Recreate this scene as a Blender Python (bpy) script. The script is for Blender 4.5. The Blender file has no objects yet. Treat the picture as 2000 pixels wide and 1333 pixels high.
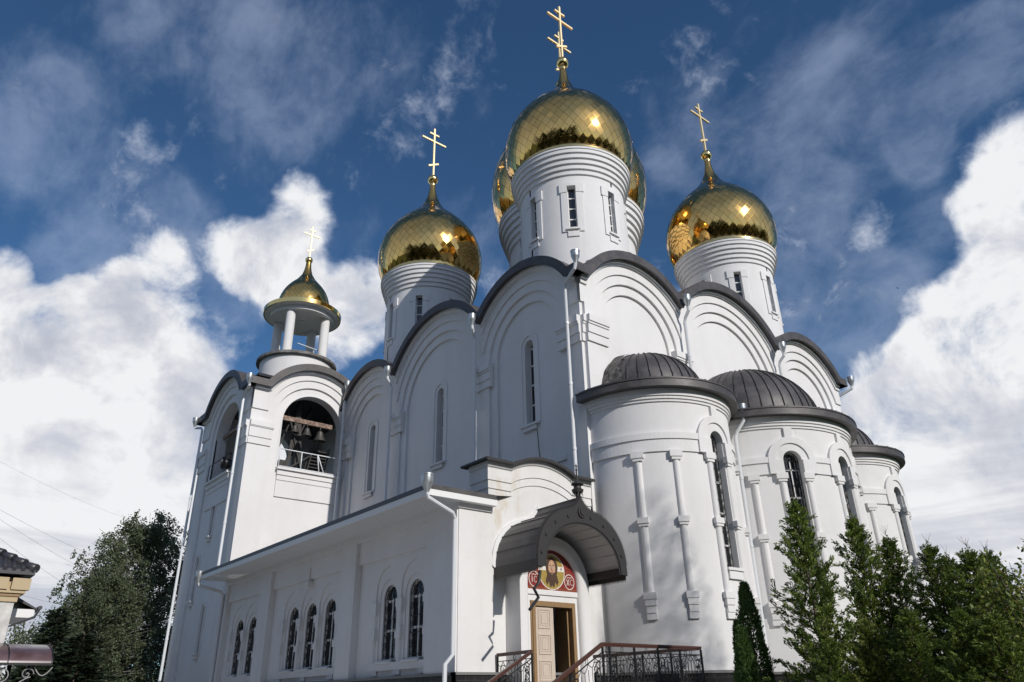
import bpy, bmesh, math, random
from mathutils import Vector, Matrix
random.seed(7)
SC = bpy.context.scene
COL = SC.collection
sin, cos, pi, sqrt, rad = math.sin, math.cos, math.pi, math.sqrt, math.radians

# ------------------------------------------------------------------ camera
CAM_POS = Vector((18.4694, -18.7486, 1.6))
CAM_R = Vector((0.62864556, 0.77745565, -0.01916925))
CAM_U = Vector((0.34913399, -0.26011057, 0.90024882))
CAM_D = Vector((-0.69491741, 0.57263007, 0.43495355))
FPX = 1449.972
cd = bpy.data.cameras.new('camera'); cam = bpy.data.objects.new('camera', cd); COL.objects.link(cam)
cd.sensor_width = 36.0; cd.sensor_fit = 'HORIZONTAL'; cd.lens = FPX / 2000 * 36.0
cd.clip_end = 3000
m = Matrix((CAM_R, CAM_U, -CAM_D)).transposed().to_4x4(); m.translation = CAM_POS
cam.matrix_world = m
SC.camera = cam

def pxdir(px, py):
    return (CAM_R * ((px - 1000) / FPX) - CAM_U * ((py - 666.5) / FPX) + CAM_D)
def at(px, py, D):
    """world point seen at a photo pixel, D metres away on the ground plan"""
    w = pxdir(px, py); t = D / math.hypot(w.x, w.y)
    return CAM_POS + w * t

# ------------------------------------------------------------------ light
SUN_AZ, SUN_EL = rad(0.7), rad(29)      # azimuth from +x towards +y
sun_dir = Vector((cos(SUN_EL) * cos(SUN_AZ), cos(SUN_EL) * sin(SUN_AZ), sin(SUN_EL)))
sl = bpy.data.lights.new('sun', 'SUN'); so = bpy.data.objects.new('sun', sl); COL.objects.link(so)
sl.energy = 3.08; sl.angle = rad(0.5); sl.color = (1.0, 0.955, 0.9)
so.rotation_euler = sun_dir.to_track_quat('Z', 'Y').to_euler()

SC.view_settings.view_transform = 'Standard'; SC.view_settings.look = 'None'
SC.view_settings.gamma = 1.0; SC.view_settings.use_curve_mapping = False
SC.view_settings.exposure = 0.1
SC.cycles.max_bounces = 7; SC.cycles.diffuse_bounces = 3; SC.cycles.glossy_bounces = 4
SC.cycles.use_denoising = True
SC.cycles.caustics_reflective = False; SC.cycles.caustics_refractive = False

W = bpy.data.worlds.new('World'); SC.world = W; W.use_nodes = True
nt = W.node_tree; nt.nodes.clear()
def N(t, **kw):
    n = nt.nodes.new(t)
    for k, v in kw.items(): setattr(n, k, v)
    return n
def wl(a, b): nt.links.new(a, b)
out = N('ShaderNodeOutputWorld'); bg = N('ShaderNodeBackground'); bg.inputs[1].default_value = 0.076
wl(bg.outputs[0], out.inputs[0])
sky = N('ShaderNodeTexSky', sky_type='NISHITA'); sky.sun_disc = False
sky.sun_elevation = SUN_EL; sky.sun_rotation = rad(90) - SUN_AZ
sky.air_density = 1.0; sky.dust_density = 0.3; sky.ozone_density = 3.0
tc = N('ShaderNodeTexCoord'); DIR = tc.outputs['Generated']
def mathn(op, a, b=None, c=None):
    n = N('ShaderNodeMath', operation=op)
    for i, v in enumerate((a, b, c)):
        if v is None: continue
        if isinstance(v, (int, float)): n.inputs[i].default_value = v
        else: wl(v, n.inputs[i])
    return n.outputs[0]
# cloud banks: (photo pixel, photo radius, strength) turned into directions in the sky
CUMULUS = [(20, 640, 110, .7), (60, 720, 150, .9), (170, 740, 130, 1.0), (280, 710, 110, .9), (360, 790, 90, .8), (60, 860, 230, 1.2), (240, 880, 190, 1.1), (350, 950, 140, .9), (540, 900, 140, 1.0),
           (150, 1080, 300, 1.1), (-150, 1000, 400, 1.1), (200, 600, 75, .62), (300, 580, 90, .66), (120, 615, 60, .5), (20, 530, 55, .75),
           (570, 420, 85, .95), (480, 500, 85, .85), (550, 540, 100, .75), (690, 650, 85, .85), (735, 570, 65, .75), (640, 590, 80, .55), (420, 690, 80, .45),
           (1990, 320, 110, .8), (1960, 420, 120, .9), (1930, 540, 110, .8), (1960, 640, 150, 1.0), (1830, 690, 120, .95), (1750, 770, 120, .95), (1950, 780, 230, 1.1), (1850, 900, 230, 1.1), (1700, 880, 150, 1.0),
           (2000, 1000, 350, 1.1), (1780, 1050, 250, 1.0)]
WISPS = [(200, 430, 150, .7), (270, 420, 90, .5), (60, 220, 150, .8), (95, 190, 80, .5), (60, 300, 90, .4), (520, 290, 100, .5), (430, 90, 230, .55), (640, 90, 190, .45), (330, 50, 160, .4), (950, 480, 110, .6),
         (1640, 620, 160, .9), (1580, 530, 110, .7), (1700, 560, 120, .7), (1640, 250, 190, .65), (1800, 285, 80, .9), (1760, 120, 170, .55), (1900, 130, 150, .65), (1340, 220, 110, .6), (1480, 420, 150, .5), (1560, 400, 120, .5), (1960, 50, 130, .5), (1280, 330, 80, .5), (1500, 150, 150, .4),
         (400, 640, 130, .6), (330, 500, 120, .5), (700, 480, 100, .4), (850, 200, 120, .25), (1850, 420, 110, .6), (460, 580, 90, .5), (100, 560, 110, .6)]
def noise(vec, scale, detail=6, rough=.6, dist=0.0, outp=0):
    n = N('ShaderNodeTexNoise'); wl(vec, n.inputs['Vector']); n.inputs['Scale'].default_value = scale
    n.inputs['Detail'].default_value = detail; n.inputs['Roughness'].default_value = rough; n.inputs['Distortion'].default_value = dist
    return n.outputs[outp]
def vmath(op, a, b):
    n = N('ShaderNodeVectorMath', operation=op)
    for i, v in enumerate((a, b)):
        if isinstance(v, tuple): n.inputs[i].default_value = v
        else: wl(v, n.inputs[i])
    return n.outputs[0]
def smooth(x, lo, hi, a=0.0, b_=1.0):
    m_ = N('ShaderNodeMapRange', interpolation_type='SMOOTHSTEP'); wl(x, m_.inputs[0])
    for i, v in zip((1, 2, 3, 4), (lo, hi, a, b_)): m_.inputs[i].default_value = v
    return m_.outputs[0]
# the wind breaks up the outline of every bank
w1 = vmath('MULTIPLY', vmath('SUBTRACT', noise(DIR, 3.4, 3, .5, 0, 1), (.5, .5, .5)), (.13, .13, .13))
w2 = vmath('MULTIPLY', vmath('SUBTRACT', noise(DIR, 11.0, 3, .6, 0, 1), (.5, .5, .5)), (.05, .05, .05))
DW = vmath('NORMALIZE', vmath('ADD', DIR, vmath('ADD', w1, w2)), (0, 0, 0))
def banks(B, grow):
    acc = None
    for (px, py, r, a) in B:
        d = pxdir(px, py).normalized(); e = pxdir(px + r * grow, py).normalized()
        vm = N('ShaderNodeVectorMath', operation='DOT_PRODUCT'); wl(DW, vm.inputs[0]); vm.inputs[1].default_value = d
        x = smooth(vm.outputs['Value'], d.dot(e), 1.0, 0, a)
        acc = x if acc is None else mathn('ADD', acc, x)
    return acc
sep = N('ShaderNodeSeparateXYZ'); wl(DIR, sep.inputs[0])
away = N('ShaderNodeVectorMath', operation='DOT_PRODUCT'); wl(DIR, away.inputs[0]); away.inputs[1].default_value = CAM_D
# the rest of the sky (mirrored in the domes) carries broken cloud too
rest = smooth(away.outputs['Value'], .55, .2, 0, 1.0)
n_big = noise(DIR, 5.0, 3, .5); n_mid = noise(DIR, 9.0, 6, .6, .4); n_fine = noise(DIR, 24.0, 8, .66, .3)
tex = mathn('ADD', mathn('MULTIPLY', mathn('SUBTRACT', n_mid, .5), 1.8), mathn('MULTIPLY', mathn('SUBTRACT', n_fine, .5), .85))
cum = mathn('ADD', mathn('MINIMUM', banks(CUMULUS, 1.3), 1.0), mathn('ADD', tex, mathn('MULTIPLY', mathn('SUBTRACT', n_big, .5), .9)))
cumc = smooth(cum, .10, .92)
mapn = N('ShaderNodeMapping'); mapn.inputs['Rotation'].default_value = (0, 0, rad(-38)); mapn.inputs['Scale'].default_value = (1.0, 2.6, 1.9); wl(DIR, mapn.inputs[0])
n_st = noise(mapn.outputs[0], 5.0, 10, .60, .25)
wis = mathn('ADD', mathn('MINIMUM', banks(WISPS, 1.35), .95), mathn('MULTIPLY', mathn('SUBTRACT', n_st, .5), 2.2))
wisc = mathn('MULTIPLY', smooth(mathn('ADD', wis, mathn('MULTIPLY', mathn('SUBTRACT', n_fine, .5), .8)), .25, 1.55), .33)
sdot = N('ShaderNodeVectorMath', operation='DOT_PRODUCT'); wl(DIR, sdot.inputs[0]); sdot.inputs[1].default_value = sun_dir
haze_ = mathn('MULTIPLY', rest, mathn('ADD', mathn('ADD', mathn('MULTIPLY', n_big, .30), smooth(sep.outputs[2], .95, .12, .05, .42)), smooth(sdot.outputs['Value'], .86, 1.0, 0, .35)))
covv = mathn('MAXIMUM', mathn('MULTIPLY', cumc, .985), mathn('MAXIMUM', wisc, haze_))
# cloud tone: sunlit white, grey-lavender folds, flat grey layers near the horizon
fold = smooth(mathn('ADD', mathn('MULTIPLY', n_mid, .7), mathn('MULTIPLY', noise(DIR, 4.2, 6, .6, .3), .8)), .56, .90)
mapl = N('ShaderNodeMapping'); mapl.inputs['Scale'].default_value = (1.5, 1.5, 9.0); wl(DIR, mapl.inputs[0])
layer_ = noise(mapl.outputs[0], 2.2, 6, .6, .5)
low = smooth(sep.outputs[2], .33, .12)
tone = mathn('ADD', mathn('MULTIPLY', fold, mathn('SUBTRACT', 1.0, mathn('MULTIPLY', low, .85))), mathn('MULTIPLY', low, mathn('MULTIPLY', smooth(layer_, .35, .68), .62)))
edge = smooth(cum, .35, 1.15, .25, 0.0)
cr = N('ShaderNodeValToRGB'); wl(mathn('ADD', tone, edge), cr.inputs[0])
cr.color_ramp.elements[0].color = (6.2, 6.5, 7.5, 1); cr.color_ramp.elements[1].color = (10.9, 11.0, 11.2, 1)
cr.color_ramp.elements[0].position = .05; cr.color_ramp.elements[1].position = .68
wt = mathn('MULTIPLY', mathn('SUBTRACT', 1.0, cumc), 1.0)
clc = N('ShaderNodeMix', data_type='RGBA'); wl(wt, clc.inputs[0]); wl(cr.outputs[0], clc.inputs[6]); clc.inputs[7].default_value = (6.4, 7.5, 10.0, 1)
tint = N('ShaderNodeMix', data_type='RGBA', blend_type='MULTIPLY'); tint.inputs[0].default_value = 1.0
wl(sky.outputs[0], tint.inputs[6]); tint.inputs[7].default_value = (.54, .81, 1.0, 1)
mx = N('ShaderNodeMix', data_type='RGBA'); wl(covv, mx.inputs[0]); wl(tint.outputs[2], mx.inputs[6]); wl(clc.outputs[2], mx.inputs[7])
wl(mx.outputs[2], bg.inputs[0])

# ------------------------------------------------------------------ materials
def mat(name, base, rough=.6, metal=0.0, spec=None, build=None, bump=None):
    M = bpy.data.materials.new(name); M.use_nodes = True
    t = M.node_tree; b = t.nodes['Principled BSDF']
    b.inputs['Base Color'].default_value = (*base, 1); b.inputs['Roughness'].default_value = rough; b.inputs['Metallic'].default_value = metal
    if spec is not None: b.inputs['Specular IOR Level'].default_value = spec
    if build: build(t, b)
    return M
def nn(t, ty, **kw):
    n = t.nodes.new(ty)
    for k, v in kw.items(): setattr(n, k, v)
    return n
def tnoise(t, scale, detail=5, rough=.6, stretch=None, coord='Object'):
    c = nn(t, 'ShaderNodeTexCoord'); n = nn(t, 'ShaderNodeTexNoise')
    src = c.outputs[coord]
    if stretch:
        mp = nn(t, 'ShaderNodeMapping'); mp.inputs['Scale'].default_value = stretch; t.links.new(src, mp.inputs[0]); src = mp.outputs[0]
    t.links.new(src, n.inputs['Vector']); n.inputs['Scale'].default_value = scale; n.inputs['Detail'].default_value = detail; n.inputs['Roughness'].default_value = rough
    return n.outputs[0]
def ramp(t, src, stops):
    r = nn(t, 'ShaderNodeValToRGB'); t.links.new(src, r.inputs[0])
    while len(r.color_ramp.elements) < len(stops): r.color_ramp.elements.new(.5)
    for e, (p, c) in zip(r.color_ramp.elements, stops): e.position = p; e.color = (*c, 1) if len(c) == 3 else c
    return r.outputs[0]
def mixc(t, f, a, b, blend='MIX'):
    m_ = nn(t, 'ShaderNodeMix', data_type='RGBA', blend_type=blend)
    for i, v in ((0, f), (6, a), (7, b)):
        if isinstance(v, (int, float)): m_.inputs[i].default_value = v
        elif isinstance(v, tuple): m_.inputs[i].default_value = (*v, 1)
        else: t.links.new(v, m_.inputs[i])
    return m_.outputs[2]
def addbump(t, b, src, strength, dist):
    n = nn(t, 'ShaderNodeBump'); n.inputs['Strength'].default_value = strength; n.inputs['Distance'].default_value = dist
    t.links.new(src, n.inputs['Height']); t.links.new(n.outputs[0], b.inputs['Normal'])
def stucco(t, b, stain=.6, c0=(.80, .79, .785)):
    big = tnoise(t, .35, 4, .6); streak = tnoise(t, 1.0, 6, .65, (1.3, 1.3, .12)); fine = tnoise(t, 26, 4, .6)
    blot = tnoise(t, 1.1, 6, .7)
    c = ramp(t, big, [(.3, tuple(x * .93 for x in c0)), (.7, c0)])
    s = ramp(t, streak, [(.46, (1, 1, 1)), (.62, (.95, .945, .93)), (.78, (.86, .845, .82))])
    c = mixc(t, stain, c, s, 'MULTIPLY')
    bl = ramp(t, blot, [(.55, (1, 1, 1)), (.72, (.93, .92, .90)), (.8, (.86, .84, .80))])
    c = mixc(t, stain, c, bl, 'MULTIPLY')
    t.links.new(c, b.inputs['Base Color'])
    wav = tnoise(t, 1.7, 3, .5); ad = nn(t, 'ShaderNodeMath', operation='MULTIPLY_ADD'); t.links.new(wav, ad.inputs[0]); ad.inputs[1].default_value = 3.2; t.links.new(fine, ad.inputs[2])
    addbump(t, b, ad.outputs[0], .22, .014)
def stucco_old(t, b):
    stucco(t, b, .9, (.79, .78, .765))
    # yellowed damp patches on the upper front wall
    c = nn(t, 'ShaderNodeTexCoord'); sp = nn(t, 'ShaderNodeSeparateXYZ'); t.links.new(c.outputs['Object'], sp.inputs[0])
    mr = nn(t, 'ShaderNodeMapRange'); t.links.new(sp.outputs[2], mr.inputs[0]); mr.inputs[1].default_value = 4.2; mr.inputs[2].default_value = 6.6
    my = nn(t, 'ShaderNodeMapRange', interpolation_type='SMOOTHSTEP'); t.links.new(sp.outputs[1], my.inputs[0]); my.inputs[1].default_value = -5.0; my.inputs[2].default_value = -4.4
    my2 = nn(t, 'ShaderNodeMapRange', interpolation_type='SMOOTHSTEP'); t.links.new(sp.outputs[1], my2.inputs[0]); my2.inputs[1].default_value = -3.0; my2.inputs[2].default_value = -4.0
    n = tnoise(t, 1.5, 7, .7, (1, 1, .55)); p = ramp(t, n, [(.5, (0, 0, 0)), (.64, (1, 1, 1))])
    mm = nn(t, 'ShaderNodeMath', operation='MULTIPLY'); t.links.new(mr.outputs[0], mm.inputs[0]); t.links.new(p, mm.inputs[1])
    m2 = nn(t, 'ShaderNodeMath', operation='MULTIPLY'); t.links.new(mm.outputs[0], m2.inputs[0]); t.links.new(my.outputs[0], m2.inputs[1])
    m3 = nn(t, 'ShaderNodeMath', operation='MULTIPLY'); t.links.new(m2.outputs[0], m3.inputs[0]); t.links.new(my2.outputs[0], m3.inputs[1])
    m4 = nn(t, 'ShaderNodeMath', operation='MULTIPLY'); t.links.new(m3.outputs[0], m4.inputs[0]); m4.inputs[1].default_value = .6
    old = b.inputs['Base Color'].links[0].from_socket
    t.links.new(mixc(t, m4.outputs[0], old, (.60, .50, .36)), b.inputs['Base Color'])
M = {}
M['stucco'] = mat('white_stucco', (.8, .8, .8), .88, build=stucco)
M['old'] = mat('weathered_stucco', (.8, .8, .8), .88, build=stucco_old)
M['trim'] = mat('white_trim', (.8, .8, .79), .6)
def roofm(t, b):
    n = tnoise(t, 1.6, 7, .72); f = tnoise(t, 40, 3)
    t.links.new(ramp(t, n, [(.3, (.048, .044, .045)), (.5, (.078, .072, .072)), (.72, (.125, .115, .112))]), b.inputs['Base Color'])
    t.links.new(ramp(t, n, [(.3, (.42,) * 3), (.7, (.6,) * 3)]), b.inputs['Roughness'])
    addbump(t, b, n, .35, .04)
M['roof'] = mat('dark_sheet_metal', (.08, .075, .074), .5, .1, build=roofm)
def bitum(t, b):
    n = tnoise(t, 5, 7, .75, (1, 1, .7)); t.links.new(ramp(t, n, [(.42, (.05, .046, .043)), (.6, (.16, .15, .14)), (.74, (.55, .54, .52))]), b.inputs['Base Color'])
    addbump(t, b, n, .9, .05)
M['bitumen'] = mat('torn_bitumen_sheet', (.1, .1, .1), .7, build=bitum)
def goldm(t, b):
    g = nn(t, 'ShaderNodeNewGeometry')
    t.links.new(ramp(t, g.outputs['Random Per Island'], [(0, (.86, .505, .15)), (.5, (.91, .545, .17)), (1, (.96, .585, .195))]), b.inputs['Base Color'])
    t.links.new(ramp(t, g.outputs['Random Per Island'], [(0, (.05,) * 3), (1, (.14,) * 3)]), b.inputs['Roughness'])
M['gold'] = mat('gilded_tiles', (.9, .62, .24), .08, 1.0, build=goldm)
M['goldseam'] = mat('gilded_seams', (.36, .23, .07), .35, 1.0)
M['goldplain'] = mat('gilded_sheet', (.92, .66, .26), .16, 1.0)
M['goldcross'] = mat('gilded_cross', (.95, .76, .44), .5, .85)
M['pipe'] = mat('white_pipe_paint', (.72, .74, .76), .35)
M['zinc'] = mat('galvanised_zinc', (.52, .55, .57), .38, .75)
def glassm(t, b):
    n = tnoise(t, .8, 2); addbump(t, b, n, .08, .05)
M['glass'] = mat('dark_window_glass', (.018, .02, .024), .04, 0, .7, build=glassm)
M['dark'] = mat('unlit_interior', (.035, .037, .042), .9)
def granite(t, b):
    c = nn(t, 'ShaderNodeTexCoord'); sp = nn(t, 'ShaderNodeSeparateXYZ'); t.links.new(c.outputs['Object'], sp.inputs[0])
    ad = nn(t, 'ShaderNodeMath', operation='ADD'); t.links.new(sp.outputs[0], ad.inputs[0]); t.links.new(sp.outputs[1], ad.inputs[1])
    cb = nn(t, 'ShaderNodeCombineXYZ'); t.links.new(ad.outputs[0], cb.inputs[0]); t.links.new(sp.outputs[2], cb.inputs[1])
    br = nn(t, 'ShaderNodeTexBrick'); t.links.new(cb.outputs[0], br.inputs[0]); br.offset = 0
    br.inputs['Scale'].default_value = 1.0; br.inputs['Brick Width'].default_value = .3; br.inputs['Row Height'].default_value = .3
    br.inputs['Mortar Size'].default_value = .006; br.inputs['Color1'].default_value = (.022, .021, .022, 1); br.inputs['Color2'].default_value = (.034, .032, .032, 1); br.inputs['Mortar'].default_value = (.07, .068, .066, 1)
    t.links.new(br.outputs[0], b.inputs['Base Color'])
M['granite'] = mat('dark_granite_tiles', (.03, .03, .03), .25, build=granite)
M['stone'] = mat('grey_granite', (.2, .195, .19), .6)
def wood(c0, c1):
    def f(t, b):
        n = tnoise(t, 3.0, 7, .7, (14, 14, 1.2)); t.links.new(ramp(t, n, [(.3, c0), (.72, c1)]), b.inputs['Base Color']); addbump(t, b, n, .3, .008)
    return f
M['doorwood'] = mat('bleached_pine', (.5, .4, .28), .55, build=wood((.50, .40, .31), (.70, .61, .52)))
M['framewood'] = mat('brown_pine', (.3, .2, .1), .5, build=wood((.20, .115, .05), (.38, .25, .125)))
M['iron'] = mat('black_wrought_iron', (.018, .018, .02), .45, .3)
M['rail'] = mat('brown_handrail_paint', (.085, .038, .03), .35)
M['lace'] = mat('dark_cut_metal', (.045, .042, .042), .55, .3)
M['board'] = mat('pale_soffit_boards', (.55, .54, .53), .6)
M['red'] = mat('red_mosaic', (.36, .035, .025), .5, build=lambda t, b: t.links.new(ramp(t, tnoise(t, 60, 2), [(.35, (.15, .014, .012)), (.65, (.31, .035, .026))]), b.inputs['Base Color']))  # red deepened to hold the shade under the door canopy
M['igold'] = mat('gold_mosaic', (.55, .40, .10), .4, .35, build=lambda t, b: t.links.new(ramp(t, tnoise(t, 70, 2), [(.35, (.34, .23, .05)), (.65, (.70, .52, .16))]), b.inputs['Base Color']))
M['iwhite'] = mat('white_mosaic', (.78, .74, .68), .5)
M['skin'] = mat('flesh_mosaic', (.55, .33, .2), .5, build=lambda t, b: t.links.new(ramp(t, tnoise(t, 45, 2), [(.35, (.42, .22, .12)), (.65, (.66, .43, .29))]), b.inputs['Base Color']))
M['hair'] = mat('brown_mosaic', (.08, .045, .03), .5)
M['bronze'] = mat('bell_bronze', (.10, .095, .085), .5, .6)
def rusty(t, b):
    n = tnoise(t, 6, 6, .7); t.links.new(ramp(t, n, [(.35, (.10, .06, .045)), (.55, (.30, .21, .16)), (.7, (.5, .43, .38))]), b.inputs['Base Color'])
M['rust'] = mat('flaking_rusty_paint', (.3, .2, .15), .8, build=rusty)
M['lead'] = mat('weathered_ledge', (.16, .155, .15), .8, build=lambda t, b: t.links.new(ramp(t, tnoise(t, 3, 7, .75), [(.35, (.05, .048, .045)), (.65, (.30, .29, .28))]), b.inputs['Base Color']))
M['steel'] = mat('dark_steel', (.06, .057, .055), .8)  # one even dark tone for the steel inside the belfry
M['lampglass'] = mat('lamp_glass', (.35, .36, .37), .08, .6)
M['bark'] = mat('bark', (.09, .07, .05), .9)
M['birchbark'] = mat('birch_bark', (.5, .48, .45), .8, build=lambda t, b: t.links.new(ramp(t, tnoise(t, 3, 5, .7, (1, 1, 3)), [(.42, (.05, .045, .04)), (.52, (.5, .48, .45))]), b.inputs['Base Color']))
def leaf(name, cols, rough=.55, tr=.35):
    Mt = bpy.data.materials.new(name); Mt.use_nodes = True; t = Mt.node_tree; b = t.nodes['Principled BSDF']
    g = nn(t, 'ShaderNodeNewGeometry'); col = ramp(t, g.outputs['Random Per Island'], [(i / (len(cols) - 1), c) for i, c in enumerate(cols)])
    big = tnoise(t, 1.1, 3); col = mixc(t, .55, col, ramp(t, big, [(.35, (.62, .66, .6)), (.65, (1.25, 1.2, 1.0))]), 'MULTIPLY')
    t.links.new(col, b.inputs['Base Color']); b.inputs['Roughness'].default_value = rough
    tb = nn(t, 'ShaderNodeBsdfTranslucent'); t.links.new(col, tb.inputs[0])
    ms = nn(t, 'ShaderNodeMixShader'); ms.inputs[0].default_value = tr; t.links.new(b.outputs[0], ms.inputs[1]); t.links.new(tb.outputs[0], ms.inputs[2])
    t.links.new(ms.outputs[0], t.nodes['Material Output'].inputs[0]); return Mt
M['thuja'] = leaf('thuja_sprays', [(.045, .08, .02), (.09, .15, .03), (.18, .26, .048), (.38, .44, .09)])
M['thujay'] = leaf('yellowing_thuja_sprays', [(.06, .10, .022), (.13, .19, .035), (.28, .34, .06), (.22, .18, .055)])
M['column'] = leaf('dark_thuja_sprays', [(.055, .11, .032), (.09, .165, .045), (.15, .23, .06)])
M['birch'] = leaf('birch_leaves', [(.085, .112, .062), (.11, .14, .075), (.135, .165, .09)])
M['spruce'] = leaf('spruce_needles', [(.026, .044, .026), (.042, .066, .036), (.06, .085, .045)])
M['woods'] = leaf('wood_leaves', [(.02, .03, .012), (.035, .05, .02), (.05, .07, .03)])
M['twig'] = mat('bare_twig', (.12, .09, .06), .9)
M['grass'] = mat('lawn', (.05, .08, .025), .9, build=lambda t, b: t.links.new(ramp(t, tnoise(t, .6, 6, .7), [(.35, (.035, .06, .018)), (.65, (.075, .1, .035))]), b.inputs['Base Color']))
M['paving'] = mat('concrete_paving', (.24, .235, .225), .85, build=lambda t, b: t.links.new(ramp(t, tnoise(t, 1.2, 6, .7), [(.35, (.40, .395, .385)), (.65, (.54, .53, .51))]), b.inputs['Base Color']))
M['tileroof'] = mat('dark_roof_tiles', (.045, .045, .052), .4)
M['plaster'] = mat('grey_white_plaster', (.62, .61, .58), .9, build=lambda t, b: t.links.new(ramp(t, tnoise(t, 3, 6, .7), [(.4, (.5, .49, .47)), (.65, (.68, .67, .64))]), b.inputs['Base Color']))
M['sandstone'] = mat('yellow_brick', (.5, .40, .25), .85)
def polyc(t, b):
    n = tnoise(t, 1.2, 4); t.links.new(ramp(t, n, [(.35, (.09, .05, .05)), (.65, (.16, .11, .12))]), b.inputs['Base Color'])
M['poly'] = mat('brown_polycarbonate', (.12, .08, .08), .22, build=polyc)
M['greyiron'] = mat('grey_iron', (.32, .32, .32), .5, .4)
M['cable'] = mat('cable_sheath', (.22, .22, .24), .7)
M['bird'] = mat('dark_feathers', (.02, .02, .025), .7)
# ------------------------------------------------------------------ geometry helpers
class MB:
    def __init__(s): s.v = []; s.f = []; s.mi = []; s.m = 0; s.smooth = []; s.sm = False
    def pt(s, p): s.v.append((p[0], p[1], p[2])); return len(s.v) - 1
    def face(s, idx): s.f.append(tuple(idx)); s.mi.append(s.m); s.smooth.append(s.sm)
    def quad(s, a, b, c, d): s.face([s.pt(a), s.pt(b), s.pt(c), s.pt(d)])
    def poly(s, pts): s.face([s.pt(p) for p in pts])
    def box(s, a, b):
        (x0, y0, z0), (x1, y1, z1) = a, b
        p = [s.pt(q) for q in ((x0, y0, z0), (x1, y0, z0), (x1, y1, z0), (x0, y1, z0), (x0, y0, z1), (x1, y0, z1), (x1, y1, z1), (x0, y1, z1))]
        for q in ((0, 3, 2, 1), (4, 5, 6, 7), (0, 1, 5, 4), (1, 2, 6, 5), (2, 3, 7, 6), (3, 0, 4, 7)): s.face([p[i] for i in q])
    def pbox(s, P, u0, u1, z0, z1, d0, d1, nu=1):
        """box on a wall frame: u along the wall, z up, d outwards"""
        us = [u0 + (u1 - u0) * i / nu for i in range(nu + 1)]
        c = [[s.pt(P(u, z, d)) for (z, d) in ((z0, d0), (z1, d0), (z1, d1), (z0, d1))] for u in us]
        for a, b in zip(c, c[1:]):
            for i in range(4): s.face((a[i], b[i], b[(i + 1) % 4], a[(i + 1) % 4]))
        s.face(c[0]); s.face(c[-1][::-1])
    def strip(s, A, B):
        a = [s.pt(p) for p in A]; b = [s.pt(p) for p in B]
        for i in range(len(a) - 1): s.face((a[i], a[i + 1], b[i + 1], b[i]))
    def tube(s, pts, r, n=8, cap=True, smooth=True):
        pts = [Vector(p) for p in pts]; rs = r if isinstance(r, (list, tuple)) else [r] * len(pts)
        rings = []; up = None
        for i, p in enumerate(pts):
            t = ((pts[min(i + 1, len(pts) - 1)] - pts[max(i - 1, 0)])).normalized()
            if up is None:
                up = Vector((0, 0, 1)) if abs(t.z) < .9 else Vector((1, 0, 0))
            x = (up - t * up.dot(t)).normalized(); up = x; y = t.cross(x)
            rings.append([s.pt(p + (x * cos(2 * pi * k / n) + y * sin(2 * pi * k / n)) * rs[i]) for k in range(n)])
        o = s.sm; s.sm = smooth
        for a, b in zip(rings, rings[1:]):
            for k in range(n): s.face((a[k], a[(k + 1) % n], b[(k + 1) % n], b[k]))
        s.sm = o
        if cap: s.face(rings[0][::-1]); s.face(rings[-1])
    def lathe(s, c, prof, n=64, a0=0.0, a1=2 * pi, smooth=True):
        full = abs(a1 - a0 - 2 * pi) < 1e-6; m = n if full else n + 1
        o = s.sm; s.sm = smooth
        rings = [[s.pt((c[0] + r * cos(a0 + (a1 - a0) * k / n), c[1] + r * sin(a0 + (a1 - a0) * k / n), z)) for k in range(m)] for r, z in prof]
        for a, b in zip(rings, rings[1:]):
            for k in range(n): s.face((a[k], a[(k + 1) % m], b[(k + 1) % m], b[k]))
        s.sm = o
    def lathe_sharp(s, c, prof, n=64, a0=0.0, a1=2 * pi):
        for p, q in zip(prof, prof[1:]): s.lathe(c, [p, q], n, a0, a1)
    def sphere(s, c, r, n=16, m=10):
        o = s.sm; s.sm = True
        s.lathe(c, [(max(1e-4, r * sin(pi * i / m)), c[2] - r * cos(pi * i / m)) for i in range(m + 1)], n); s.sm = o
    def bar(s, a, b, w, h=None, up=(0, 0, 1)):
        h = h or w; a = Vector(a); b = Vector(b); t = (b - a).normalized(); up = Vector(up)
        if abs(t.dot(up)) > .95: up = Vector((1, 0, 0))
        x = t.cross(up).normalized(); y = x.cross(t)
        q = [[s.pt(p + x * sx * w / 2 + y * sy * h / 2) for sx, sy in ((-1, -1), (1, -1), (1, 1), (-1, 1))] for p in (a, b)]
        for i in range(4): s.face((q[0][i], q[0][(i + 1) % 4], q[1][(i + 1) % 4], q[1][i]))
        s.face(q[0][::-1]); s.face(q[1])
    def build(s, name, mats, parent=None, recalc=True):
        me = bpy.data.meshes.new(name); me.from_pydata(s.v, [], s.f)
        if not isinstance(mats, (list, tuple)): mats = [mats]
        for q in mats: me.materials.append(M[q])
        me.polygons.foreach_set('material_index', s.mi); me.polygons.foreach_set('use_smooth', s.smooth)
        if recalc:
            b = bmesh.new(); b.from_mesh(me); bmesh.ops.remove_doubles(b, verts=b.verts, dist=1e-4); bmesh.ops.recalc_face_normals(b, faces=b.faces); b.to_mesh(me); b.free()
            fl = [False] * len(me.polygons); me.polygons.foreach_get('use_smooth', fl)
            if any(fl): me.set_sharp_from_angle(angle=rad(32)); me.polygons.foreach_set('use_smooth', fl)
        me.update()
        o = bpy.data.objects.new(name, me); COL.objects.link(o)
        if parent:
            o.parent = parent; o.matrix_parent_inverse = parent.matrix_world.inverted()
        return o

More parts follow.
